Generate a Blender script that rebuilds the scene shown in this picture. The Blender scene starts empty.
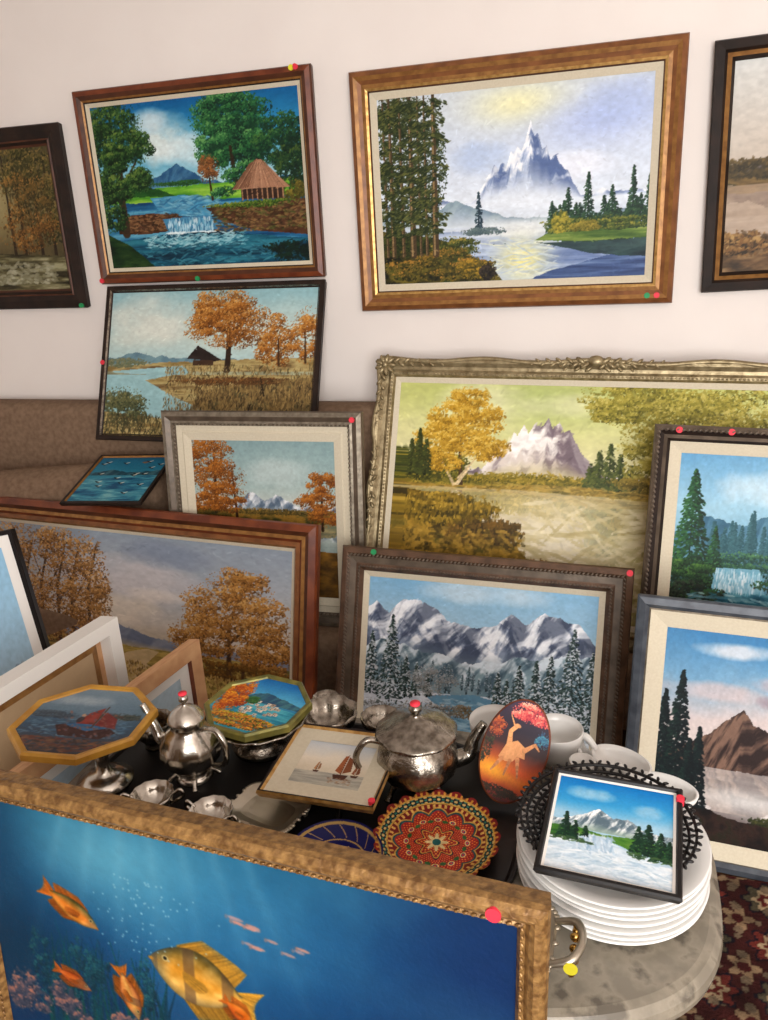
import bpy, bmesh, numpy as np, math
from mathutils import Matrix, Vector
rad=math.radians
scn=bpy.context.scene
scn.view_settings.view_transform='Standard'
# ------------------------------------------------------------------ camera
R=[[0.9582,-0.04563,0.28243],[0.2815,0.32643,-0.90233],[-0.05102,0.94412,0.32563]]
cam=bpy.data.cameras.new('camera');cam.lens=785*36/1020;cam.sensor_width=36;cam.clip_start=0.02
co=bpy.data.objects.new('camera',cam)
co.matrix_world=Matrix([[*R[0],0],[*R[1],-2.75],[*R[2],1.55],[0,0,0,1]])
scn.collection.objects.link(co);scn.camera=co
# ------------------------------------------------------------------ materials
def s2l(c):
    c=np.asarray(c,float)/255.
    return np.where(c<=.04045,c/12.92,((c+.055)/1.055)**2.4)
MC={}
def mat(name,col,rough=.5,metal=0.,col2=None,nscale=20.,bump=0.,bscale=60.,stretch=None,spec=.5,detail=4,lo=.35,hi=.65):
    if name in MC: return MC[name]
    m=bpy.data.materials.new(name);m.use_nodes=True;nt=m.node_tree;N=nt.nodes;L=nt.links
    b=N['Principled BSDF'];b.inputs['Roughness'].default_value=rough;b.inputs['Metallic'].default_value=metal
    b.inputs['Specular IOR Level'].default_value=spec
    c1=(*s2l(col),1)
    b.inputs['Base Color'].default_value=c1
    tc=N.new('ShaderNodeTexCoord');mp=N.new('ShaderNodeMapping');L.new(tc.outputs['Object'],mp.inputs[0])
    if stretch: mp.inputs['Scale'].default_value=stretch
    if col2 is not None:
        n=N.new('ShaderNodeTexNoise');n.inputs['Scale'].default_value=nscale;n.inputs['Detail'].default_value=detail
        L.new(mp.outputs[0],n.inputs['Vector'])
        r=N.new('ShaderNodeValToRGB');r.color_ramp.elements[0].position=lo;r.color_ramp.elements[1].position=hi
        r.color_ramp.elements[0].color=c1;r.color_ramp.elements[1].color=(*s2l(col2),1)
        L.new(n.outputs['Fac'],r.inputs[0]);L.new(r.outputs[0],b.inputs['Base Color'])
    if bump:
        n2=N.new('ShaderNodeTexNoise');n2.inputs['Scale'].default_value=bscale;L.new(mp.outputs[0],n2.inputs['Vector'])
        bp=N.new('ShaderNodeBump');bp.inputs['Strength'].default_value=bump;bp.inputs['Distance'].default_value=.004
        L.new(n2.outputs['Fac'],bp.inputs['Height']);L.new(bp.outputs[0],b.inputs['Normal'])
    MC[name]=m;return m
def vcol_mat(name,rough=.45,bump=.15,spec=.35):
    if name in MC: return MC[name]
    m=mat(name,(128,128,128),rough,0,bump=bump,bscale=140,spec=spec)
    nt=m.node_tree;a=nt.nodes.new('ShaderNodeAttribute');a.attribute_name='Col'
    nt.links.new(a.outputs['Color'],nt.nodes['Principled BSDF'].inputs['Base Color']);return m
PAINT=vcol_mat('oil_paint',.5,.12,.2);GLAZE=vcol_mat('glazed_paint',.4,.03,.25);RUGM=vcol_mat('rug_wool',.95,.9,.1)
SILVER=mat('tarnished_silver',(176,169,158),.22,1.,(206,200,190),35,.12,120)
SILVD=mat('dark_silver',(112,104,94),.26,1.,(176,168,156),60,.25,160)
CREAM=mat('linen_liner',(208,198,176),.9,col2=(202,191,168),nscale=180,bump=.05,bscale=400,spec=.15)
WHITE=mat('white_frame_paint',(232,228,222),.5)
PORC=mat('white_porcelain',(218,216,212),.18,spec=.6)
BLACK=mat('black_lacquer',(20,17,17),.4,spec=.3)
BOARD=mat('backing_board',(150,120,85),.8,col2=(130,100,70),nscale=30)
GOLD=mat('gilded_wood',(158,112,58),.4,.35,(128,86,42),40,.2,90)
GOLDL=mat('bright_gilt',(196,156,92),.35,.5,(160,118,60),60,.2,120)
WALN=mat('walnut_wood',(88,48,28),.42,0,(62,32,18),14,.1,80,(1,1,1),spec=.35)
WDARK=mat('dark_wood',(42,29,22),.5,0,(28,19,15),18,.1,80,spec=.25)
MAHO=mat('mahogany_wood',(122,62,34),.35,0,(92,42,24),16,.08,80,spec=.4)
HONB=mat('honey_brown_wood',(136,86,48),.4,.1,(106,64,34),22,.12,80,spec=.4)
STIC={'r':mat('red_sticker',(225,45,65),.6),'g':mat('green_sticker',(20,140,80),.6),'y':mat('yellow_sticker',(225,215,40),.6)}
# ------------------------------------------------------------------ mesh helpers
def link(o,parent=None):
    scn.collection.objects.link(o)
    if parent: o.parent=parent
    return o
def empty(name,mw=None):
    e=bpy.data.objects.new(name,None);e.empty_display_size=.05;scn.collection.objects.link(e)
    if mw is not None: e.matrix_world=mw
    return e
def mk(name,verts,faces,mats,parent=None,fm=None,smooth=False,mw=None):
    me=bpy.data.meshes.new(name);me.from_pydata([tuple(map(float,v)) for v in verts],[],faces)
    for m in (mats if isinstance(mats,(list,tuple)) else [mats]): me.materials.append(m)
    if fm is not None: me.polygons.foreach_set('material_index',fm)
    if smooth: me.polygons.foreach_set('use_smooth',[True]*len(me.polygons))
    me.update();o=bpy.data.objects.new(name,me);link(o,parent)
    if mw is not None: o.matrix_world=mw
    return o
def pose_m(x,y,z,yaw=0,tilt=0,roll=0):
    yaw,tilt,roll=map(rad,(yaw,tilt,roll))
    u=Vector((1,0,0));v=Vector((0,math.sin(tilt),math.cos(tilt)));n=u.cross(v)
    u2=u*math.cos(roll)+v*math.sin(roll);v2=-u*math.sin(roll)+v*math.cos(roll)
    Rz=Matrix.Rotation(yaw,3,'Z');u2=Rz@u2;v2=Rz@v2;n=Rz@n
    return Matrix([[u2.x,v2.x,n.x,x],[u2.y,v2.y,n.y,y],[u2.z,v2.z,n.z,z],[0,0,0,1]])
def box(name,a,b,m,parent=None,bev=0,mw=None,sub=0):
    bm=bmesh.new();bmesh.ops.create_cube(bm,size=1)
    for v in bm.verts:
        v.co=Vector([(a[i]+b[i])/2+v.co[i]*(b[i]-a[i]) for i in range(3)])
    if bev: bmesh.ops.bevel(bm,geom=bm.edges[:],offset=bev,segments=4,affect='EDGES',profile=.5)
    me=bpy.data.meshes.new(name);bm.to_mesh(me);bm.free();me.materials.append(m)
    if bev: me.polygons.foreach_set('use_smooth',[True]*len(me.polygons))
    o=bpy.data.objects.new(name,me);link(o,parent)
    if mw is not None:o.matrix_world=mw
    return o
def lathe(name,prof,m,parent=None,seg=48,loc=(0,0,0),scal=None,sx=1,sy=1,rot=None,close=True):
    V=[];F=[]
    for (r,z) in prof:
        for i in range(seg):
            a=2*math.pi*i/seg;k=1+(scal(a,r) if scal else 0)
            V.append((r*k*math.cos(a)*sx,r*k*math.sin(a)*sy,z))
    n=len(prof)
    for j in range(n-1):
        for i in range(seg):
            F.append((j*seg+i,j*seg+(i+1)%seg,(j+1)*seg+(i+1)%seg,(j+1)*seg+i))
    o=mk(name,V,F,m,parent,smooth=True)
    o.location=loc
    if rot:o.rotation_euler=rot
    return o
def tube(name,pts,radii,m,parent=None,seg=10,sub=8,flat=1.):
    P=[Vector(p) for p in pts];n=len(P);Q=[];RR=[]
    for i in range(n-1):
        p0=P[max(i-1,0)];p1=P[i];p2=P[i+1];p3=P[min(i+2,n-1)]
        for k in range(sub):
            t=k/sub
            Q.append(.5*((2*p1)+(p2-p0)*t+(2*p0-5*p1+4*p2-p3)*t*t+(3*p1-p0-3*p2+p3)*t**3))
            RR.append(radii[i]*(1-t)+radii[i+1]*t)
    Q.append(P[-1]);RR.append(radii[-1])
    V=[];F=[];up=None
    for i,q in enumerate(Q):
        d=(Q[min(i+1,len(Q)-1)]-Q[max(i-1,0)]).normalized()
        if up is None: up=d.orthogonal().normalized()
        up=(up-d*up.dot(d)).normalized();s=d.cross(up)
        for k in range(seg):
            a=2*math.pi*k/seg;V.append(q+up*math.cos(a)*RR[i]+s*math.sin(a)*RR[i]*flat)
    for i in range(len(Q)-1):
        for k in range(seg): F.append((i*seg+k,i*seg+(k+1)%seg,(i+1)*seg+(k+1)%seg,(i+1)*seg+k))
    F.append(tuple(range(seg))[::-1]);F.append(tuple((len(Q)-1)*seg+k for k in range(seg)))
    return mk(name,V,F,m,parent,smooth=True)
bm=bmesh.new();bmesh.ops.create_icosphere(bm,subdivisions=2,radius=1);ICV=np.array([v.co[:] for v in bm.verts]);ICF=np.array([[v.index for v in f.verts] for f in bm.faces]);bm.free()
def blobs(name,items,m,parent=None,mw=None):
    """items: (center, (rx,ry,rz), angle about z) ellipsoids merged in one mesh"""
    V=[];F=[];n=0
    for c,r,a in items:
        v=ICV*np.array(r);ca,sa=math.cos(a),math.sin(a)
        v=np.stack([v[:,0]*ca-v[:,1]*sa,v[:,0]*sa+v[:,1]*ca,v[:,2]],1)+np.array(c)
        V.append(v);F.append(ICF+n);n+=len(v)
    return mk(name,np.concatenate(V).tolist(),[tuple(f) for f in np.concatenate(F).tolist()],m,parent,smooth=True,mw=mw)
def grid_pic(name,img,w,h,m,parent,z=0.,shape=None,dish=None,poly=None):
    H,W=img.shape[:2]
    me=bpy.data.meshes.new(name)
    xs=np.linspace(-w/2,w/2,W);ys=np.linspace(h/2,-h/2,H)
    X,Y=np.meshgrid(xs,ys);Zz=np.full_like(X,z)
    if dish is not None: Zz=z+dish(X,Y)
    idx=np.arange(W*H).reshape(H,W)
    q=np.stack([idx[1:,:-1],idx[1:,1:],idx[:-1,1:],idx[:-1,:-1]],-1).reshape(-1,4)
    if poly is not None:
        cx=X.ravel()[q].mean(1);cy=Y.ravel()[q].mean(1);q=q[poly(cx,cy)]
    me.vertices.add(W*H);me.vertices.foreach_set('co',np.stack([X,Y,Zz],-1).astype(np.float32).ravel())
    me.loops.add(q.size);me.loops.foreach_set('vertex_index',q.ravel().astype(np.int32))
    me.polygons.add(len(q));me.polygons.foreach_set('loop_start',(np.arange(len(q))*4).astype(np.int32))
    me.update(calc_edges=True);me.validate()
    a=me.color_attributes.new('Col','FLOAT_COLOR','POINT')
    c=np.ones((H*W,4),np.float32);c[:,:3]=s2l(np.clip(img,0,255)).reshape(-1,3)
    a.data.foreach_set('color',c.ravel());me.materials.append(m)
    if dish is not None: me.polygons.foreach_set('use_smooth',[True]*len(me.polygons))
    o=bpy.data.objects.new(name,me);link(o,parent);return o
# ------------------------------------------------------------------ painter
class Pic:
    def __init__(s,W,H,seed=1):
        s.W,s.H=W,H;s.r=np.random.RandomState(seed);s.c=np.zeros((H,W,3))
        yy,xx=np.mgrid[0:H,0:W];s.x=(xx+.5)/W;s.y=(yy+.5)/H
    def noise(s,sx,sy,oct=4,x=None,y=None):
        x=s.x if x is None else x;y=s.y if y is None else y
        out=np.zeros(x.shape);amp=1;tot=0
        for o in range(oct):
            gx,gy=int(abs(sx))+3,int(abs(sy))+3
            g=s.r.rand(gy+1,gx+1);fx=np.mod(x*sx,gx-1);fy=np.mod(y*sy,gy-1)
            ix=fx.astype(int);iy=fy.astype(int);tx=fx-ix;ty=fy-iy;tx=tx*tx*(3-2*tx);ty=ty*ty*(3-2*ty)
            out+=amp*((g[iy,ix]*(1-tx)+g[iy,ix+1]*tx)*(1-ty)+(g[iy+1,ix]*(1-tx)+g[iy+1,ix+1]*tx)*ty)
            tot+=amp;amp*=.55;sx*=2;sy*=2
        return out/tot
    def grad(s,stops,nz=.0):
        ys=[a for a,_ in stops];y=s.y+(s.noise(4,4)-.5)*nz
        for k in range(3): s.c[...,k]=np.interp(y,ys,[c[k] for _,c in stops])
    def bl(s,m,col):
        m=np.clip(m,0,1)[...,None];s.c=s.c*(1-m)+np.asarray(col,float)*m
    def glow(s,x,y,rx,ry,col,op=1,p=2):
        s.bl(op*np.exp(-(((s.x-x)/rx)**2+((s.y-y)/ry)**2)),col)
    def cloud(s,x,y,rx,ry,col,op=.9):
        n=s.noise(7,7,5);d=((s.x-x)/rx)**2+((s.y-y)/ry)**2
        s.bl(op*np.clip((1.15-d)*1.6-(1-n)*1.4,0,1),col)
    def dab(s,x,y,a,b,ang,col,op=.9):
        W,H=s.W,s.H;px,py=x*W,y*H;a=max(a*W,.6);b=max(b*W,.6);R_=int(max(a,b))+2
        x0,x1=max(int(px)-R_,0),min(int(px)+R_+1,W);y0,y1=max(int(py)-R_,0),min(int(py)+R_+1,H)
        if x0>=x1 or y0>=y1:return
        yy,xx=np.ogrid[y0:y1,x0:x1];dx=xx+.5-px;dy=yy+.5-py;ca,sa=math.cos(ang),math.sin(ang)
        d=((dx*ca+dy*sa)/a)**2+((-dx*sa+dy*ca)/b)**2
        m=(np.clip(1.3-d,0,.6)/.6*op)[...,None]
        s.c[y0:y1,x0:x1]=s.c[y0:y1,x0:x1]*(1-m)+np.asarray(col)*m
    def mixc(s,cols,t):
        t=min(max(t,0),.999)*(len(cols)-1);i=int(t);f=t-i
        return np.array(cols[i])*(1-f)+np.array(cols[i+1])*f
    def foliage(s,cx,cy,rx,ry,n,size,cols,clumps=9,op=.85,mass=.2):
        r=s.r;K=[];n=int(n*1.7);clumps=int(clumps*1.8)
        for i in range(int(n*mass)):
            a=r.rand()*6.28;q=math.sqrt(r.rand())*.85;s.dab(cx+rx*q*math.cos(a)+r.randn()*rx*.1,cy+ry*q*math.sin(a)+r.randn()*ry*.1,size*1.1,size*.7,r.rand()*3,s.mixc(cols,.12+.18*r.rand()),.6)
        for k in range(clumps):
            a=r.rand()*6.28;q=math.sqrt(r.rand())*.92;K.append((cx+rx*q*math.cos(a),cy+ry*q*math.sin(a),.12+.26*r.rand(),-.12*q*math.sin(a)-.08*q*math.cos(a)+.08*r.randn()))
        K.sort(key=lambda k:k[1]*-1)
        tot=sum(k[2]**1.5 for k in K)
        for (kx,ky,kr,kt) in K:
            D=[]
            for i in range(int(n*kr**1.5/tot)):
                a=r.rand()*6.28;q=r.rand()**.55;dx,dy=q*math.cos(a),q*math.sin(a)
                D.append((.42+kt-.36*dy-.2*dx+r.randn()*.22,kx+dx*rx*kr*1.35,ky+dy*ry*kr))
            D.sort(key=lambda d:d[0])
            for t,x,y in D: s.dab(x,y,size*(.35+r.rand()*.7),size*(.25+r.rand()*.4),r.rand()*3.1,s.mixc(cols,t),op)
        for i in range(n//8):
            a=r.rand()*6.28;q=.85+.3*r.rand();s.dab(cx+rx*q*math.cos(a),cy+ry*q*math.sin(a),size*.45,size*.35,r.rand()*3,s.mixc(cols,.3+.5*r.rand()),.8)
    def oil(s,n,size=.008,jit=10):
        r=s.r
        for i in range(n):
            x,y=r.rand(),r.rand();c=s.c[int(y*s.H),int(x*s.W)]
            s.dab(x,y,size*(.5+r.rand()),size*.35,.4*math.sin(x*9+y*7)+r.randn()*.6,c*(1+r.randn()*.03)+r.randn()*jit*.5,.6)
    def conifer(s,x,yb,h,w,cols,snow=None,lv=None,size=.006,sp=.42):
        r=s.r;lv=lv or max(int(h*s.H/2.6),7);asp=s.W/s.H
        s.line([(x,yb+.01),(x,yb-h)],[.004,.001],np.array(cols[0])*.7)
        for L in range(lv):
            t=1-L/lv;y=yb-h*(1-t);ww=w*(t**.8)*(.8+.3*r.rand())*(.75+.25*abs(math.sin(L*1.1)))
            n=int(6+ww*s.W/1.3)
            for i in range(n):
                q=r.rand()*2-1;xx=x+q*ww;yy=y+abs(q)*ww*asp*.45-r.rand()*.012
                c=s.mixc(cols,.36-.3*q+r.randn()*.22)
                if snow is not None and r.rand()<sp: c=np.array(snow)*(.8+.2*r.rand());yy-=.006
                s.dab(xx,yy,size*(.7+.6*r.rand()),size*.6,.5*np.sign(q),c,.85)
    def line(s,pts,ws,col,op=.95,jit=0.):
        for i in range(len(pts)-1):
            (x0,y0),(x1,y1)=pts[i],pts[i+1];L=math.hypot((x1-x0)*s.W,(y1-y0)*s.H);n=max(int(L/1.2),1)
            for k in range(n+1):
                t=k/n;w=ws[i]*(1-t)+ws[i+1]*t
                s.dab(x0+(x1-x0)*t,y0+(y1-y0)*t,w,w,0,np.array(col)*(1+s.r.randn()*.08)+jit*s.r.randn(),op)
    def ridge(s,pts,amp=.01,f=20):
        xs=s.x[0];b=np.interp(xs,[p[0] for p in pts],[p[1] for p in pts]);g=0
        for o in range(4):
            k=int(f*2**o)+2;g=g+np.interp(xs*(k-1),np.arange(k),s.r.rand(k)-.5)*.55**o
        return b+g*amp
    def mount(s,pts,base,lit,shade,snow=None,mist=None,amp=.03,f=14,snowl=.6,mf=.6,shear=.5):
        rg=s.ridge(pts,amp,f)[None,:];m=(s.y>rg)&(s.y<base)
        n=s.noise(26,9,4,x=s.x+(s.y-rg)*shear,y=s.y);n2=s.noise(22,8,4,x=s.x-(s.y-rg)*shear+.5,y=s.y)
        sl=np.gradient(np.convolve(np.pad(rg[0],6,'edge'),np.ones(13)/13,'valid'))*s.W
        li=np.clip(.5-sl[None,:]*.3+(n-.5)*3.6,0,1)[...,None]
        col=np.asarray(shade,float)*(1-li)+np.asarray(lit,float)*li
        t=np.clip((s.y-rg)/(base-rg+1e-6),0,1)
        if snow is not None:
            sm=np.clip((snowl-t+(n2-.5)*1.6+(n-.5)*1.2)*3,0,1)[...,None]*(.25+.75*li)
            col=col*(1-sm)+np.asarray(snow,float)*sm
        if mist is not None:
            f_=np.clip((t-mf)/(1-mf+1e-6),0,1)[...,None];col=col*(1-f_)+np.asarray(mist,float)*f_
        s.c=np.where(m[...,None],col,s.c)
    def land(s,pts,cols,amp=.008,f=20,base=None,nx=12,ny=26,poly=False,op=1):
        rg=s.ridge(pts,amp,f)[None,:];m=(s.y>rg)
        if base is not None:
            m&=(s.y<s.ridge(base,amp,f)[None,:])
        n=np.clip((s.noise(nx,ny,5)-.5)*2.2+.5,0,.999)*(len(cols)-1)
        i=n.astype(int);fr=(n-i)[...,None];C=np.array(cols,float)
        col=C[i]*(1-fr)+C[np.minimum(i+1,len(cols)-1)]*fr
        s.c=np.where(m[...,None],s.c*(1-op)+col*op,s.c)
    def grass(s,x0,x1,y0,y1,n,cols,L=.015,size=.0025):
        for i in np.sort(s.r.rand(n)):
            x=x0+(x1-x0)*s.r.rand();y=y0+(y1-y0)*i
            s.dab(x,y,L*(.5+s.r.rand()*.7),size,1.57+s.r.randn()*.35,s.mixc(cols,s.r.rand()),.75)
    def dabs(s,x0,x1,y0,y1,n,size,cols,flat=.4,ang=0):
        for i in range(n):
            s.dab(x0+(x1-x0)*s.r.rand(),y0+(y1-y0)*s.r.rand(),size*(.5+s.r.rand()),size*flat,ang+s.r.randn()*.3,s.mixc(cols,s.r.rand()),.7)
    def water(s,pts,base,tint,mix=.5,k=1.):
        rg=s.ridge(pts,.002,10);y0=rg[None,:]
        n=s.noise(6,60,3)
        src=np.clip((2*y0-s.y-(k-1)*(s.y-y0)+(n-.5)*.03),0,1)
        iy=np.clip((src*s.H).astype(int),0,s.H-1);ix=np.clip(((s.x+(n-.5)*.02)*s.W).astype(int),0,s.W-1)
        ref=s.c[iy,ix];m=((s.y>y0)&(s.y<base))[...,None]
        s.c=np.where(m,ref*(1-mix)+np.asarray(tint,float)*mix+(n[...,None]-.5)*30,s.c)
    def poly(s,pts,col,nz=12):
        m=np.zeros(s.x.shape,bool);n=len(pts);X,Y=s.x,s.y
        for i in range(n):
            (x0,y0),(x1,y1)=pts[i],pts[(i+1)%n]
            if y0==y1: continue
            c=((y0>Y)!=(y1>Y))&(X<(x1-x0)*(Y-y0)/(y1-y0)+x0);m^=c
        c=np.asarray(col,float)+(s.noise(30,30,3)[...,None]-.5)*nz*2
        s.c=np.where(m[...,None],c,s.c)
    def blur(s):
        c=s.c;c=(np.roll(c,1,0)+2*c+np.roll(c,-1,0))/4;s.c=(np.roll(c,1,1)+2*c+np.roll(c,-1,1))/4
    def remap(s,ya,yb,dx=0):
        Y=np.interp(s.y[:,0],ya,yb);iy=np.clip((Y*s.H).astype(int),0,s.H-1);ix=np.clip(((s.x[0]-dx)*s.W).astype(int),0,s.W-1)
        s.c=s.c[iy][:,ix]
    def out(s,st=.05,g=1.16,sat=1.04,oil=0):
        if oil: s.oil(oil)
        n=s.noise(60,60,2)[...,None]-.5
        c=np.clip(s.c*(1+n*st*2),0,255);c=255*(c/255)**g
        l=c.mean(-1,keepdims=True);return np.clip(l+(c-l)*sat,0,255)
def P_forest():
    p=Pic(200,170,3);p.grad([(0,(72,64,42)),(.4,(120,106,70)),(1,(50,44,30))],.3)
    p.glow(.5,.3,.2,.26,(176,164,120),.8)
    for x in (.1,.22,.3,.62,.7,.83,.93): p.line([(x,.85),(x+.02,.05)],[.012,.006],(46,36,26))
    for cx,cy in((.1,.2),(.3,.12),(.85,.2),(.7,.1),(.95,.45),(.15,.5)): p.foliage(cx,cy,.2,.22,500,.011,[(34,36,22),(66,64,34),(108,94,50),(148,124,72)])
    p.foliage(.75,.56,.22,.16,500,.01,[(60,44,24),(124,86,40),(172,130,72)]);p.foliage(.82,.35,.2,.2,500,.01,[(42,40,24),(98,78,40),(156,116,60)])
    p.land([(0,.8),(.4,.72),(1,.76)],[(40,36,24),(90,84,56),(156,152,120)],nx=6,ny=40);p.dabs(.2,.9,.8,.95,300,.02,[(110,106,80),(180,178,156)])
    return p.out(g=1.05)
def P_hut():
    p=Pic(330,250,5);p.grad([(0,(16,96,150)),(.22,(60,150,190)),(.5,(175,212,220)),(1,(60,130,150))],.1)
    p.cloud(.36,.22,.22,.2,(235,240,235));p.cloud(.5,.3,.25,.14,(225,238,240),.8);p.cloud(.3,.12,.14,.1,(220,232,235),.8)
    p.mount([(.2,.5),(.33,.43),(.4,.37),(.46,.42),(.6,.5)],.53,(80,128,160),(44,90,130),mist=(140,190,200))
    p.land([(0,.5),(.3,.51),(.6,.5),(1,.5)],[(50,116,44),(110,170,54),(160,200,84)],base=[(0,.62),(1,.64)],nx=5,ny=30)
    p.foliage(.4,.49,.13,.015,260,.005,[(24,60,34),(60,110,50)])
    p.land([(0,.47),(.2,.49),(.3,.52),(1,.9)],[(24,66,30),(50,104,44)],base=[(0,.55),(1,.6)])
    p.land([(0,.59),(1,.61)],[(20,70,110),(44,110,150),(100,165,190)],nx=5,ny=40)
    p.poly([(.25,.57),(.42,.56),(.62,.62),(.6,.7),(.3,.68)],(80,150,184));p.dabs(.28,.6,.57,.69,150,.02,[(40,100,140),(150,200,215)],.2)
    D=[(10,34,30),(26,74,46),(52,112,62),(110,160,96)]
    p.foliage(.67,.13,.16,.14,1500,.008,D,14);p.foliage(.72,.28,.2,.15,1500,.008,D,14);p.foliage(.6,.3,.08,.12,600,.008,D,6);p.foliage(.9,.3,.13,.16,700,.008,[(12,36,30),(28,74,46),(76,116,56)]);p.foliage(.64,.05,.09,.06,400,.007,D)
    p.foliage(.96,.42,.1,.18,700,.008,[(10,28,24),(30,66,40),(80,100,44)]);p.foliage(.93,.58,.1,.06,200,.008,[(60,60,24),(150,130,54)])
    p.line([(.68,.5),(.67,.3)],[.012,.006],(50,38,24));p.foliage(.72,.46,.1,.06,400,.007,D,6)
    p.foliage(.555,.42,.05,.08,450,.0055,[(80,54,34),(130,84,46),(176,124,76)],mass=.05);p.line([(.56,.6),(.555,.46)],[.006,.004],(60,35,20));p.foliage(.62,.56,.06,.03,250,.006,D,5)
    p.poly([(.7,.52),(.9,.52),(.9,.62),(.7,.61)],(60,42,34));
    for i in range(9): p.line([(.705+i*.024,.615),(.705+i*.024,.53)],[.003,.003],(164,126,96))
    p.poly([(.75,.41),(.785,.385),(.81,.39),(.93,.555),(.66,.55)],(172,130,104));p.poly([(.75,.41),(.785,.385),(.74,.545),(.66,.55)],(124,88,68))
    for i in range(26): p.line([(.775+.0018*i,.40),(.675+i*.0098,.55)],[.0015,.0018],p.mixc([(104,72,54),(206,166,134)],p.r.rand()),.6)
    def bank(pts): p.poly(pts,(84,54,36),30)
    bank([(.06,.67),(.25,.66),(.4,.69),(.38,.77),(.2,.79),(.06,.78)]);bank([(.52,.65),(.75,.63),(1,.63),(1,.84),(.75,.8),(.6,.73)])
    p.dabs(.08,.38,.67,.77,420,.01,[(40,28,20),(106,74,48),(160,124,86)]);p.dabs(.55,1,.64,.8,650,.01,[(44,30,20),(96,72,44),(156,122,80),(60,84,36)])
    p.foliage(.75,.64,.2,.02,300,.006,[(30,60,24),(90,120,40),(150,150,60)])
    p.poly([(.3,.7),(.53,.69),(.57,.78),(.32,.79)],(70,130,165));
    for i in range(170): p.dab(.32+.23*p.r.rand(),.71+.07*p.r.rand(),.013,.0025,1.57,p.mixc([(90,160,190),(235,244,246)],p.r.rand()),.8)
    for i in range(60): p.dab(.31+.25*p.r.rand(),.785+.012*p.r.rand(),.01,.004,0,(225,238,240),.7)
    p.land([(0,.83),(.2,.81),(.35,.795),(.6,.795),(.8,.83),(1,.86)],[(8,40,58),(20,80,104),(50,124,142)],nx=5,ny=30)
    p.dabs(.2,.7,.8,.88,260,.016,[(90,160,176),(200,226,230)],.2);p.dabs(.2,.95,.86,.99,260,.02,[(14,60,80),(80,150,164)],.2)
    p.land([(0,.78),(.12,.86),(.25,1.02),(1,1.1)],[(10,26,18),(24,54,26),(50,76,34)])
    p.line([(.1,.78),(.1,.5),(.13,.2)],[.02,.016,.009],(62,46,32));p.line([(.11,.5),(.2,.34)],[.009,.004],(62,46,32));p.line([(.1,.45),(.03,.3)],[.009,.004],(62,46,32))
    T=[(10,26,16),(26,58,30),(62,98,46),(120,140,66)]
    for cx,cy,rx,ry in((.1,.1,.14,.12),(.03,.3,.08,.2),(.19,.25,.09,.11),(.06,.5,.1,.1),(.21,.45,.06,.07),(.1,.3,.07,.08)): p.foliage(cx,cy,rx,ry,700,.008,T,9)
    p.foliage(.04,.68,.08,.08,350,.008,T);p.foliage(.93,.93,.12,.06,200,.01,[(8,24,22),(20,50,34)])
    return p.out(g=1.1,oil=1500)
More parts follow.
